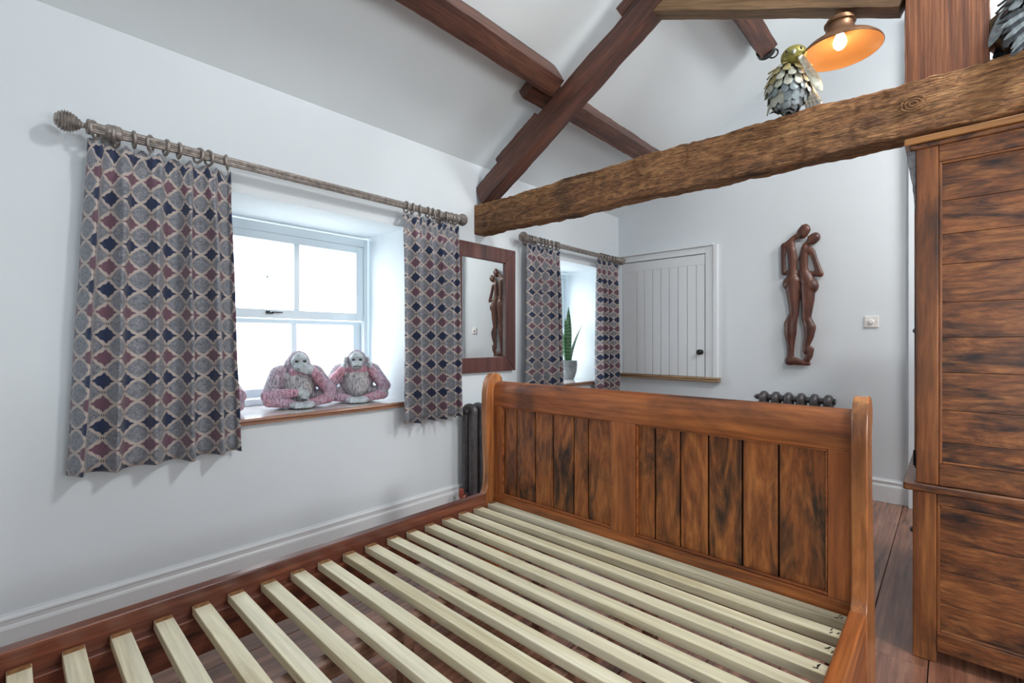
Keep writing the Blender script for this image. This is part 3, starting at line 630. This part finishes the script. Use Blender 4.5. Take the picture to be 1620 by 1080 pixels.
def curtain(label, yt, yb, zt, zb, npl, amp, seed, rings, zp, v0=0.0, edge=0.0):
    t = thing('curtain', label, 'curtain', (XP, (yb[0]+yb[1])/2, zb), 0, 'patterned curtains of the window wall')
    rn = random.Random(seed); nu, nv = npl*16, 46
    ph = [rn.uniform(-0.5, 0.5) for _ in range(npl+2)]; am = [rn.uniform(0.55, 1.15) for _ in range(npl+2)]
    def wave(s, f):
        q = s*npl; i = int(min(q, npl-1e-6)); fr = q-i
        a = am[i]*(1-fr) + am[i+1]*fr; p = ph[i]*(1-fr) + ph[i+1]*fr
        x = math.sin(2*PI*q + p*1.5); x = math.copysign(abs(x)**0.75, x)
        return a*x
    vs = []; rows = []
    for j in range(nv+1):
        v = j/nv; zrow = []
        for i in range(nu+1):
            s = i/nu
            z = zb + (zt-zb)*v
            e = v**1.0
            y = (yb[0]*(1-e)+yt[0]*e)*(1-s) + (yb[1]*(1-e)+yt[1]*e)*s
            topf = max(0, (v-0.93)/0.07)
            A = amp*(0.62+0.42*(1-v)**0.8)*(1-0.55*min(1, max(0, (v-0.82)/0.12)))
            x = A*wave(s, v) + 0.006*noise.noise(Vector((s*6, v*5, seed)))
            y += 0.30*A*math.cos(2*PI*s*npl + ph[int(s*npl)]*1.5)*(-1 if rn.random() < 0 else 1)*(0.8 if 0.02 < s < 0.98 else 0)
            y += 0.006*noise.noise(Vector((s*9, v*4, seed+3)))
            if v > 0.88:   # gathered heading
                x += 0.006*math.sin(s*npl*2*PI*3.0 + seed)*min(1, (v-0.88)/0.05); z += 0.012*math.sin(s*rings*2*PI+1.0)*(v-0.88)/0.12 - 0.008*(v-0.88)/0.12
            else: z += 0.004*math.sin(2*PI*s*npl*0.5+seed)*(1-v)
            zrow.append((XP - 0.012 + x, y, z))
        rows.append(zrow)
    mid = rows[nv//3]; arc = [0.0]
    for i in range(nu): arc.append(arc[-1] + (Vector(mid[i+1]) - Vector(mid[i])).length)
    mb = MB(); fs = []
    for r in rows: vs += r
    n = nu+1
    for j in range(nv):
        for i in range(nu): fs.append((j*n+i, j*n+i+1, (j+1)*n+i+1, (j+1)*n+i))
    mb.add(vs, fs)
    me = bpy.data.meshes.new('cloth'); me.from_pydata(mb.v, [], mb.f)
    uvl = me.uv_layers.new(name='UVMap')
    for p in me.polygons:
        p.use_smooth = True
        for li in p.loop_indices:
            vi = me.loops[li].vertex_index; j, i = divmod(vi, n)
            uvl.data[li].uv = (arc[i]/0.116 + 0.5 + seed*0.13 + 20, (zt-zb)*(j/nv)/0.094 + v0 + 20)
    o = obj('cloth', me, M['curtain'], t)
    so = o.modifiers.new('thick', 'SOLIDIFY'); so.thickness = 0.003; so.offset = 0
    rg = mesh_of('ring', MB().torus((0, 0, 0), 0.0325, 0.0058, 'Y', 28, 10).tube([(0, 0, -0.036), (0, 0, -0.050)], 0.0022, 6), 60); rg.materials.append(M['rod'])
    for q in range(rings):
        s = (q+0.5)/rings + rn.uniform(-0.22, 0.22)/rings
        yy = yt[0]*(1-s) + yt[1]*s
        inst('ring', rg, t, Vector((XP, yy, zp-0.0075)) - t.location, (rn.uniform(-0.1, 0.1), 0, rn.uniform(-0.45, 0.45)))
    return t
pole(0.125, 2.225, 2.055, (0.303, 2.065), 'long antiqued wooden curtain pole above the window with figurines')
pole(2.80, 4.42, 2.040, (2.97, 4.30), 'shorter wooden curtain pole above the recess with the plant')
curtain('wide trellis patterned curtain nearest the camera, hanging beside the figurines', (0.225, 0.735), (0.165, 0.785), 2.012, 0.668, 5, 0.058, 1, 9, 2.055, 0.55)
curtain('narrow trellis patterned curtain between the figurines and the mirror', (1.70, 2.16), (1.705, 2.185), 2.012, 0.678, 5, 0.056, 2, 9, 2.055, 0.55)
curtain('trellis patterned curtain just right of the mirror', (2.90, 3.33), (2.885, 3.375), 2.000, 0.675, 4, 0.056, 3, 8, 2.040, 0.55)
curtain('trellis patterned curtain in the corner by the cupboard door', (3.945, 4.36), (3.935, 4.385), 2.000, 0.675, 4, 0.052, 4, 8, 2.040, 0.55)

# ------------------------------------------------------------ mirror
mi = thing('wall_mirror', 'tall mirror in a broad dark wooden frame between the windows', 'mirror', (XL+0.002, 2.475, 0.967), 0)
y0, y1, z0, z1, fw = 2.135, 2.815, 0.967, 1.932, 0.112
for (a, b2, c_, d_), nm in (((y0, y1, z1-fw, z1), 't'), ((y0, y1, z0, z0+fw), 'b')):
    s = 1 if nm == 't' else -1
    za, zb = (z1-fw, z1) if s == 1 else (z0+fw, z0)
    mb = MB(); xa, xb = XL+0.002, XL+0.034
    poly = [(y0, zb), (y1, zb), (y1-fw, za), (y0+fw, za)]
    mb.prism(poly, xa, xb, 'X'); obj('frame_rail', mb, M['mirror_wood'], mi, bevel=0.004)
for s in (0, 1):
    ya, yb_ = (y0, y0+fw) if s == 0 else (y1, y1-fw)
    obj('frame_stile', MB().prism([(ya, z0), (ya, z1), (yb_, z1-fw), (yb_, z0+fw)], XL+0.002, XL+0.034, 'X'), M['mirror_wood'], mi, bevel=0.004)
g = obj('mirror_glass', MB().box(-0.003, 0.003, -(y1-y0)/2+fw-0.008, (y1-y0)/2-fw+0.008, -(z1-z0)/2+fw-0.008, (z1-z0)/2-fw+0.008), M['mirror'], mi, local=True)
g.location = Vector((XL+0.016, (y0+y1)/2, (z0+z1)/2)) - mi.location; g.rotation_euler = (0, 0, math.radians(0.95))

# ------------------------------------------------------------ radiators
def radiator(label, org, n, axis, pitch=0.082, h=0.76, valve=True):
    """org: first section's end on the floor against the wall, running along axis; columns stack away from the wall"""
    t = thing('radiator', label, 'radiator', org, 0)
    mb = MB()
    for dpt in (0.045, 0.115):
        mb.tube([(0, dpt, 0.10), (0, dpt, 0.16), (0, dpt, h-0.09), (0, dpt, h-0.05)], [0.027, 0.031, 0.031, 0.027], 14)
    def loop(zc, s):
        pts = []
        for i in range(13):
            a = PI*i/12; pts.append((0, 0.08 - 0.043*math.cos(a), zc + s*0.030*math.sin(a)))
        mb.tube([(0, 0.04, zc - s*0.02)] + pts + [(0, 0.12, zc - s*0.02)], 0.029, 12)
    loop(h-0.06, 1); loop(0.11, -1)
    mb.lathe([(0.024, -pitch/2), (0.020, -pitch/4), (0.020, pitch/4), (0.024, pitch/2)], (0, 0.08, 0.11), 'X', 16)
    mb.lathe([(0.026, -pitch/2), (0.021, -pitch/4), (0.021, pitch/4), (0.026, pitch/2)], (0, 0.08, h-0.055), 'X', 16)
    mb.lathe([(0.040, -0.014), (0.047, 0.0), (0.040, 0.014)], (0, 0.08, h-0.052), 'X', 20)
    if axis == 'Y': mb.v = [(v[1], v[0], v[2]) for v in mb.v]
    else: mb.v = [(v[0], -v[1], v[2]) for v in mb.v]
    me = mesh_of('section', mb, 40); me.materials.append(M['iron'])
    for i in range(n):
        d = (i+0.5)*pitch
        inst('section', me, t, (0, d, 0) if axis == 'Y' else (d, 0, 0))
    fm = MB()
    for d in (0.5*pitch, (n-0.5)*pitch):
        for dp in (0.045, 0.115): fm.tube([(d, -dp, 0), (d, -dp, 0.11)] if axis == 'X' else [(dp, d, 0), (dp, d, 0.11)], [0.024, 0.02], 12)
    obj('foot', fm, M['iron'], t, local=True, smooth=40)
    bl = MB()
    if axis == 'X': bl.tube([(-0.02, -0.08, h-0.055), (0.0, -0.08, h-0.055)], 0.022, 6).tube([(-0.035, -0.08, h-0.055), (-0.02, -0.08, h-0.055)], 0.006, 8)
    else: bl.tube([(0.08, -0.012, h-0.055), (0.08, 0.0, h-0.055)], 0.022, 6)
    obj('bleed_plug', bl, M['iron'], t, local=True)
    vm = MB()
    if axis == 'Y': vm.tube([(0.08, -0.04, 0), (0.08, -0.04, 0.11), (0.08, 0.0, 0.11)], 0.011, 10).lathe([(0.014, 0.11), (0.02, 0.12), (0.018, 0.165), (0.010, 0.172)], (0.08, -0.04, 0), 'Z', 14)
    else: vm.tube([(-0.04, -0.08, 0), (-0.04, -0.08, 0.11), (0.0, -0.08, 0.11)], 0.011, 10).lathe([(0.014, 0.11), (0.02, 0.12), (0.018, 0.165), (0.010, 0.172)], (-0.04, -0.08, 0), 'Z', 14)
    obj('valve', vm, M['brass'], t, local=True, smooth=40)
radiator('dark cast iron column radiator below the mirror by the bed', (XL+0.024, 2.215, 0), 8, 'Y')
radiator('dark cast iron column radiator under the carved couple', (-1.20, YF-0.024, 0), 6, 'X', 0.092, 0.785)

# ------------------------------------------------------------ light switch
sw = thing('dimmer_switch', 'square white dimmer switch on the gable wall', 'switch', (-0.436, YF, 1.35))
obj('plate', MB().box(-0.436-0.044, -0.436+0.044, YF-0.009, YF-0.0005, 1.306, 1.394), M['switch'], sw, bevel=0.004)
obj('dimmer_knob', MB().lathe([(0.017, 0), (0.016, -0.014), (0.013, -0.017), (0, -0.0175)], (-0.436, YF-0.009, 1.35), 'Y', 24), M['switch'], sw, smooth=40)
for s in (-1, 1): obj('screw', MB().lathe([(0.004, 0), (0.003, -0.002), (0, -0.0022)], (-0.436+s*0.030, YF-0.009, 1.35), 'Y', 10), M['chrome'], sw)

# ------------------------------------------------------------ organic shapes: capsules fused by voxel remesh
def capsule(mb, a, b2, ra, rb, n=14):
    a, b2 = Vector(a), Vector(b2); ax = b2-a; L = ax.length
    if L < 1e-6: return mb.sphere(a, ra)
    ax.normalize(); pts = []; rs_ = []
    for i in range(5):
        t_ = PI/2*i/4; pts.append(a - ax*(ra*math.cos(t_))); rs_.append(max(1e-4, ra*math.sin(t_)))
    for i in range(1, 4): pts.append(a.lerp(b2, i/4)); rs_.append(ra + (rb-ra)*i/4)
    for i in range(5):
        t_ = PI/2*i/4; pts.append(b2 + ax*(rb*math.sin(t_))); rs_.append(max(1e-4, rb*math.cos(t_)))
    return mb.tube(pts, rs_, n)
def fused(name, prims, voxel, mats, smooth_it=6, default=0):
    """prims: ('c',a,b,ra,rb,mat) or ('e',c,(rx,ry,rz),mat)"""
    mb = MB()
    for p in prims:
        if p[0] == 'c': capsule(mb, p[1], p[2], p[3], p[4])
        else: mb.sphere(p[1], p[2], 20, 14)
    me = mesh_of(name+'_raw', mb); o = bpy.data.objects.new(name+'_raw', me); C.objects.link(o)
    r = o.modifiers.new('r', 'REMESH'); r.mode = 'VOXEL'; r.voxel_size = voxel
    s = o.modifiers.new('s', 'SMOOTH'); s.iterations = smooth_it; s.factor = 0.5
    dg = bpy.context.evaluated_depsgraph_get(); dg.update()
    out = bpy.data.meshes.new_from_object(o.evaluated_get(dg)); out.name = name
    bpy.data.objects.remove(o); bpy.data.meshes.remove(me)
    out.materials.clear()
    for m_ in mats: out.materials.append(m_)
    P = []
    for p in prims:
        if p[0] == 'c': P.append((0, Vector(p[1]), Vector(p[2])-Vector(p[1]), p[3], p[4], p[5]))
        else: P.append((1, Vector(p[1]), Vector(p[2]), 0, 0, p[3]))
    for f in out.polygons:
        f.use_smooth = True
        if len(mats) < 2: continue
        c = f.center; best = 1e9; bm_ = 0
        for k_, a, d, ra, rb, mi_ in P:
            if k_ == 0:
                L2 = d.length_squared; t_ = max(0, min(1, (c-a).dot(d)/L2)) if L2 > 0 else 0
                dist = (c-(a+d*t_)).length - (ra+(rb-ra)*t_)
            else:
                q = Vector(((c[0]-a[0])/d[0], (c[1]-a[1])/d[1], (c[2]-a[2])/d[2])); ql = q.length
                dist = (ql-1)*min(d)
            if dist < best: best = dist; bm_ = mi_
        f.material_index = bm_
    return out

# orangutan figurines (face +X, z up); materials: 0 fur, 1 pink fur, 2 chest, 3 skin
def orangutan(label, loc, rotz, pose, scale=1.0):
    P = []
    e = lambda c, r, m_: P.append(('e', c, r, m_)); c = lambda a, b2, ra, rb, m_: P.append(('c', a, b2, ra, rb, m_))
    e((-0.02, 0, 0.115), (0.080, 0.102, 0.120), 0); e((0.022, 0, 0.105), (0.066, 0.080, 0.092), 2); e((0.028, 0, 0.165), (0.05, 0.075, 0.04), 2)
    for s in (-1, 1):
        e((-0.02, s*0.085, 0.185), (0.055, 0.05, 0.05), 0)
        c((-0.02, s*0.075, 0.05), (0.055, s*0.150, 0.048), 0.046, 0.038, 0)
        c((0.06, s*0.152, 0.046), (0.115, s*0.045, 0.028), 0.033, 0.022, 1)
        e((0.128, s*0.026, 0.022), (0.026, 0.040, 0.020), 3)
        for q in range(3): c((0.145, s*0.012+s*q*0.014, 0.020), (0.160, s*0.006+s*q*0.016, 0.012), 0.008, 0.007, 3)
    hy = 0.0
    e((0.018, hy, 0.250), (0.058, 0.060, 0.066), 0); e((-0.005, hy, 0.235), (0.055, 0.072, 0.06), 0)
    e((0.060, hy, 0.253), (0.026, 0.044, 0.050), 3); e((0.078, hy, 0.226), (0.034, 0.034, 0.027), 3)
    c((0.078, hy-0.024, 0.272), (0.078, hy+0.024, 0.272), 0.011, 0.011, 3)
    c((0.05, -0.03, 0.195), (0.05, 0.03, 0.195), 0.026, 0.026, 1)     # throat pouch
    def arm(s, elbow, hand, hdir, spread, fl=0.040):
        c((-0.02, s*0.098, 0.185), elbow, 0.046, 0.036, 0)
        c(elbow, hand, 0.037, 0.023, 1)
        h = Vector(hand); d = Vector(hdir).normalized(); sp = Vector(spread).normalized()
        c(h, h + d*0.022, 0.022, 0.020, 3)
        for q in range(4):
            b0 = h + d*0.028 + sp*((q-1.5)*0.0125); c(b0, b0 + d*fl*(0.8 + 0.2*math.sin(q+0.6)), 0.0085, 0.0068, 3)
        b0 = h + d*0.006 + sp*0.020; c(b0, b0 + sp*0.014 + d*0.018, 0.008, 0.007, 3)
    if pose == 'ears':
        for s in (-1, 1): arm(s, (0.045, s*0.165, 0.095), (0.046, s*0.074, 0.205), (-0.1, -s*0.12, 1), (1, 0, 0.1))
    elif pose == 'mouth':
        arm(1, (0.055, 0.160, 0.085), (0.105, 0.060, 0.200), (0.1, -1, 0.35), (0, 0.2, 1))
        arm(-1, (0.060, -0.160, 0.075), (0.112, -0.030, 0.088), (0.05, 1, -0.25), (0.2, 0.2, 1))
    else:
        for s in (-1, 1): arm(s, (0.055, s*0.160, 0.10), (0.095, s*0.070, 0.215), (0.05, -s*0.75, 0.7), (0, s*0.6, 0.7))
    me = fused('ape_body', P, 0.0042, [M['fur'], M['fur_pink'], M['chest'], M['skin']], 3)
    t = thing('ape_figurine', label, 'figurine', loc, rotz, 'three painted ape figurines on the sill')
    t.scale = (scale,)*3
    obj('ape_body', me, None, t, local=True)
    if pose != 'eyes':
        for s in (-1, 1): obj('eye', MB().sphere((0.081, s*0.018, 0.257), (0.007, 0.012, 0.008)), M['eye'], t, smooth=180, local=True)
        obj('mouth_line', MB().tube([(0.104, -0.020, 0.217), (0.111, 0, 0.220), (0.104, 0.020, 0.217)], 0.0022, 6), M['eye'], t, local=True)
ZT = ZS + 0.0365
orangutan('painted ape figurine covering its mouth with one hand, on the sill', (-2.865, 1.195, ZT), math.radians(-12), 'mouth', 1.06)
orangutan('painted ape figurine holding both hands over its ears, on the sill', (-2.845, 1.565, ZT), math.radians(-26), 'ears', 1.06)
orangutan('painted ape figurine almost hidden behind the wide curtain', (-2.90, 0.735, ZT), math.radians(-15), 'eyes', 0.92)

# ------------------------------------------------------------ carved couple on the far wall
def carving():
    P = []; K = 0.00125
    def v(x, y): return ((x-240)*K, 0, (985-y)*K)
    def ch(*pts):
        for a, b2 in zip(pts, pts[1:]): P.append(('c', v(a[0], a[1]), v(b2[0], b2[1]), a[2]*K*1.17, b2[2]*K*1.17, 0))
    # taller figure
    ch((262, 98, 33), (248, 116, 34)); ch((222, 130, 17), (190, 142, 15), (162, 170, 19), (140, 186, 20))
    ch((168, 185, 22), (178, 235, 26), (182, 290, 26), (182, 345, 25), (180, 385, 30))
    ch((198, 262, 13), (200, 285, 10))
    ch((124, 188, 19), (119, 260, 15), (119, 330, 14), (122, 366, 15)); ch((122, 370, 14), (190, 372, 13), (255, 377, 12), (300, 382, 10))
    ch((160, 442, 40), (178, 430, 42)); ch((182, 430, 44), (184, 500, 40), (190, 580, 33), (192, 650, 27))
    ch((190, 650, 27), (168, 715, 38), (166, 770, 36), (168, 840, 25), (168, 900, 21), (166, 935, 22))
    ch((158, 960, 25), (190, 958, 24), (240, 968, 16), (288, 975, 11))
    ch((134, 186, 20), (172, 192, 24)); ch((182, 385, 30), (180, 420, 38))
    # smaller figure
    ch((262, 238, 22), (300, 240, 20)); ch((258, 385, 30), (276, 430, 40))
    ch((328, 158, 30), (312, 168, 31)); ch((285, 186, 14), (266, 196, 14), (260, 225, 19))
    ch((262, 232, 22), (255, 290, 25), (256, 345, 25), (258, 385, 28)); ch((238, 278, 14), (226, 290, 7))
    ch((285, 232, 20), (308, 246, 19), (330, 310, 17), (352, 380, 20), (362, 396, 18)); ch((358, 396, 16), (300, 388, 14), (230, 374, 11))
    ch((268, 425, 36), (300, 470, 46)); ch((282, 470, 44), (282, 560, 38), (276, 640, 30), (272, 680, 26))
    ch((280, 690, 26), (296, 740, 34), (292, 790, 28), (274, 850, 20), (276, 890, 24)); ch((304, 882, 17), (290, 920, 22), (278, 944, 20))
    me = fused('carved_couple', P, 0.0052, [M['carving']], 2)
    for q in me.vertices: q.co = (q.co.x*0.872, q.co.y*0.6, q.co.z)
    me.update()
    o = obj('couple_carving', me, None, None, local=True)
    o.location = (-0.893, YF-0.034, 1.006)
    tag(o, 'tall dark wooden carving of an embracing couple on the gable wall', 'wall carving')
carving()

# ------------------------------------------------------------ snake plant
pt = thing('potted_snake_plant', 'snake plant with upright green leaves in a grey glazed pot', 'plant', (-2.88, 3.955, ZT))
px, py = -2.88, 3.955
obj('pot', MB().lathe([(0.052, 0), (0.062, 0.01), (0.085, 0.08), (0.092, 0.14), (0.090, 0.185), (0.094, 0.192), (0.086, 0.195), (0.080, 0.180), (0.02, 0.178)], (px, py, ZT), 'Z', 32), M['pot'], pt, smooth=40)
obj('soil', MB().lathe([(0.081, 0.165), (0.081, 0.176), (0.0, 0.180)], (px, py, ZT), 'Z', 20), M['soil'], pt)
for i, (ang, lean, hh, wv_) in enumerate(((2.2, 0.10, 0.58, 0.040), (-0.9, 0.42, 0.40, 0.034), (-1.4, 0.12, 0.46, 0.036), (3.6, 0.22, 0.40, 0.034), (1.45, 0.50, 0.40, 0.034), (4.6, 0.12, 0.33, 0.034))):
    mb = MB(); vs = []; fs = []; n = 14
    dx, dy = math.cos(ang), math.sin(ang)
    for j in range(n+1):
        q = j/n; wdt = wv_*(0.55 + 0.9*q - 1.45*q**3.2) if q < 1 else 0.0; wdt = max(0.0008, wdt)
        d = 0.022 + lean*hh*(0.35*q + 0.65*q*q)
        c_ = Vector((px + dx*d, py + dy*d, ZT + 0.172 + hh*q)); tw = q*1.2 + i
        s_ = Vector((math.cos(ang+PI/2+tw*0.4), math.sin(ang+PI/2+tw*0.4), 0)); nn = Vector((dx, dy, 0))
        vs += [c_ - s_*wdt, c_ - nn*(0.35*wdt) , c_ + s_*wdt, c_ - nn*(0.35*wdt) + nn*0.004]
    for j in range(n):
        for k_ in range(4): fs.append((j*4+k_, j*4+(k_+1) % 4, (j+1)*4+(k_+1) % 4, (j+1)*4+k_))
    mb.add(vs, fs); obj('leaf', mb, M['leaf'], pt, smooth=50)

# ------------------------------------------------------------ lamp under the strut
lx, ly, lz = -0.347, 2.455, 2.449
lp = thing('pendant_lamp', 'bronze bell shaped lamp with glowing bulb under the strut', 'lamp', (lx, ly, lz))
prof = [(0.151, 0.0), (0.153, 0.003), (0.147, 0.014), (0.128, 0.033), (0.098, 0.052), (0.072, 0.068), (0.058, 0.082), (0.052, 0.100), (0.051, 0.118), (0.058, 0.120), (0.058, 0.128), (0.052, 0.131), (0.050, 0.140), (0.036, 0.150), (0.020, 0.155), (0.016, 0.166), (0.008, 0.170)]
obj('shade', MB().lathe(prof, (lx, ly, lz), 'Z', 56), M['shade_out'], lp, smooth=40)
for pz in lp.children[0].data.polygons: pass
inn = [(0.1505, 0.0005), (0.143, 0.013), (0.124, 0.030), (0.095, 0.048), (0.069, 0.064), (0.054, 0.079), (0.047, 0.098), (0.046, 0.116), (0.0, 0.117)]
obj('shade_lining', MB().lathe(inn, (lx, ly, lz), 'Z', 56), M['shade_in'], lp, smooth=40)
bm_ = lp.children[0].data
bmx = bmesh.new(); bmx.from_mesh(bm_); bmx.faces.ensure_lookup_table()
bmesh.ops.delete(bmx, geom=[f for f in bmx.faces if len(f.verts) > 8 and f.calc_center_median().z < 0.02], context='FACES_ONLY'); bmx.to_mesh(bm_); bmx.free()
bm_ = lp.children[1].data
bmx = bmesh.new(); bmx.from_mesh(bm_)
bmesh.ops.delete(bmx, geom=[f for f in bmx.faces if len(f.verts) > 8 and f.calc_center_median().z < 0.02], context='FACES_ONLY'); bmx.to_mesh(bm_); bmx.free()
obj('bulb_holder', MB().lathe([(0.020, 0.085), (0.020, 0.117)], (lx, ly, lz), 'Z', 20), M['shade_out'], lp)
obj('bulb', MB().lathe([(0.0, 0.012), (0.013, 0.015), (0.023, 0.028), (0.025, 0.042), (0.021, 0.062), (0.014, 0.078), (0.013, 0.086)], (lx, ly, lz), 'Z', 24), M['bulb'], lp, smooth=60)
obj('mounting_arm', MB().tube([(lx-0.02, ly, lz+0.166), (lx+0.075, ly-0.02, lz+0.172)], 0.003, 8).box(lx-0.012, lx+0.012, ly-0.012, ly+0.012, lz+0.166, lz+0.176), M['shade_out'], lp)
pl = bpy.data.lights.new('lamp_glow', 'POINT'); pl.energy = 1.05; pl.color = (1.0, 0.62, 0.32); pl.shadow_soft_size = 0.034
plo = bpy.data.objects.new('lamp_glow', pl); C.objects.link(plo); plo.location = (lx, ly, lz - 0.035)

# ------------------------------------------------------------ metal birds on the tie beam
def feather_mesh(name, L, Wd, mat):
    mb = MB(); vs = []; fs = []; n = 7
    for j in range(n+1):
        q = j/n; wq = Wd*(0.60 + 0.65*q - 0.0*q) if q < 0.6 else Wd*(0.99)*math.sqrt(max(0, 1-((q-0.6)/0.4)**2))
        wq = max(wq, Wd*0.05); b_ = -0.10*L*math.sin(PI*q*0.5)*0.3
        for s in (-1, 0, 1):
            vs.append((s*wq/2, -0.004 - (0.0035 if s == 0 else 0) - 0.010*q + b_, -q*L))
    for j in range(n):
        for k_ in range(2): fs.append((j*3+k_, j*3+k_+1, (j+1)*3+k_+1, (j+1)*3+k_))
    o = len(vs); vs += [(x, y+0.0018, z) for x, y, z in vs]; fs += [tuple(reversed([i+o for i in f])) for f in fs]
    for j in range(n):
        for a in (0, 2): fs.append((j*3+a, (j+1)*3+a, (j+1)*3+a+o, j*3+a+o))
    for a in range(2): fs.append((a, a+1, a+1+o, a+o)); fs.append((n*3+a, n*3+a+1, n*3+a+1+o, n*3+a+o))
    me = mesh_of(name, mb.add(vs, fs), 60); me.materials.append(mat); return me
def bird(name, label, loc, rotz, mats, headmat, lean=0.0, mirror=1):
    t = thing(name, label, 'ornament', loc, rotz)
    bc, br = Vector((-0.012, 0, 0.128)), Vector((0.076, 0.070, 0.100))
    obj('torso', MB().sphere(bc, tuple(br*0.96), 24, 16), M['body_dark'], t, smooth=180, local=True)
    fms = [feather_mesh('feather', 0.058, 0.036, m_) for m_ in mats]
    rn = random.Random(11); rows = 8
    for r in range(rows):
        th = PI*(0.17 + 0.62*r/(rows-1))            # from the neck down
        cnt = max(6, int(15*math.sin(th)))
        for k_ in range(cnt):
            ph = 2*PI*(k_ + 0.5*(r % 2))/cnt + rn.uniform(-0.06, 0.06)
            n_ = Vector((math.sin(th)*math.cos(ph), math.sin(th)*math.sin(ph), math.cos(th)))
            p = bc + Vector((br.x*n_.x, br.y*n_.y, br.z*n_.z))
            g = Vector((n_.x/br.x, n_.y/br.y, n_.z/br.z)).normalized()
            # local -y of the feather points outwards, -z down along the surface
            dn = Vector((0, 0, -1)); dn = (dn - g*dn.dot(g)).normalized()
            ydir = -g; zdir = -dn; xdir = ydir.cross(zdir)
            R = Matrix((xdir, ydir, zdir)).transposed()
            R = R @ Matrix.Rotation(rn.uniform(0.02, 0.14), 3, 'X') @ Matrix.Rotation(rn.uniform(-0.15, 0.15), 3, 'Y')
            sel = 0 if r < 2 else (0 if (r == 2 and rn.random() < 0.5) else (1 if r < 4 else (2 if rn.random() < 0.8 else 1)))
            s_ = rn.uniform(0.85, 1.1)
            inst('feather', fms[sel], t, p, R.to_euler(), (s_, 1, s_))
    hd = Vector((0.008, -0.024, 0.240))
    h = obj('head', MB().sphere(hd, (0.052, 0.050, 0.044), 24, 16), headmat, t, smooth=180, local=True)
    for s in (-1, 1): obj('eye', MB().sphere(hd + Vector((s*0.026, -0.040, 0.008)), (0.006, 0.005, 0.008), 10, 8), M['eye'], h, smooth=180, local=True)
    obj('beak', MB().tube([hd + Vector((0, -0.045, -0.002)), hd + Vector((0, -0.060, -0.010)), hd + Vector((0, -0.064, -0.022))], [0.011, 0.008, 0.002], 10), M['f_silver'], h, smooth=60, local=True)
    wm = feather_mesh('wing', 0.185, 0.044, mats[1])
    a = inst('wing', wm, t, (0.032*mirror, -0.066, 0.212), (0.02, -0.46*mirror, 0.45*mirror), (1, 1, 1))
    b_ = inst('wing', wm, t, (-0.055*mirror, 0.025, 0.205), (-0.10, 0.12*mirror, -1.2*mirror), (1, 1, 1))
    tm = feather_mesh('tail_feather', 0.12, 0.026, mats[2])
    for k_ in range(4): inst('tail_feather', tm, t, (0.040*mirror+0.010*k_*mirror, 0.045, 0.125), (0.05, -0.22*mirror-0.06*k_*mirror, 0.4))
    if mirror < 0:
        lm = feather_mesh('tail_feather', 0.13, 0.022, M['f_dark']); lm2 = feather_mesh('tail_feather', 0.13, 0.022, M['f_steel'])
        for k_ in range(9): inst('tail_feather', lm2 if k_ % 2 else lm, t, (0.035, -0.078-0.002*k_, 0.128-0.010*k_), (0.0, 1.25-0.10*k_ if k_ < 7 else 0.75, 0.1))
    for s in (-1, 1):
        f = obj('foot', MB().tube([(s*0.028-0.02, -0.01, 0.055), (s*0.030-0.022, -0.012, 0.006)], 0.0045, 8), M['body_dark'], t, local=True)
        for k_ in range(4):
            an = PI + (k_-1)*0.42 if k_ < 3 else 0.3
            e_ = Vector((s*0.030-0.022, -0.012, 0.006)); d = Vector((math.cos(an)*0.6, -abs(math.sin(an))*0.6-0.4, 0)).normalized() if k_ < 3 else Vector((0.4, 0.8, 0)).normalized()
            obj('toe', MB().tube([e_, e_ + d*0.02 + Vector((0, 0, 0.007)), e_ + d*0.042 + Vector((0, 0, -0.001))], [0.0036, 0.0034, 0.0018], 8), M['body_dark'], f, local=True)
    return t
bird('metal_bird', 'metal bird with golden head and overlapping leaf feathers on the tie beam', (-0.520, 2.408, 2.226), math.radians(12), [M['f_gold'], M['f_silver'], M['f_steel']], M['head'])
bird('metal_bird', 'dark grey metal bird cut off by the right picture edge on the tie beam', (0.222, 2.425, 2.208), math.radians(-10), [M['f_dark'], M['f_steel'], M['f_dark']], M['f_dark'], mirror=-1)
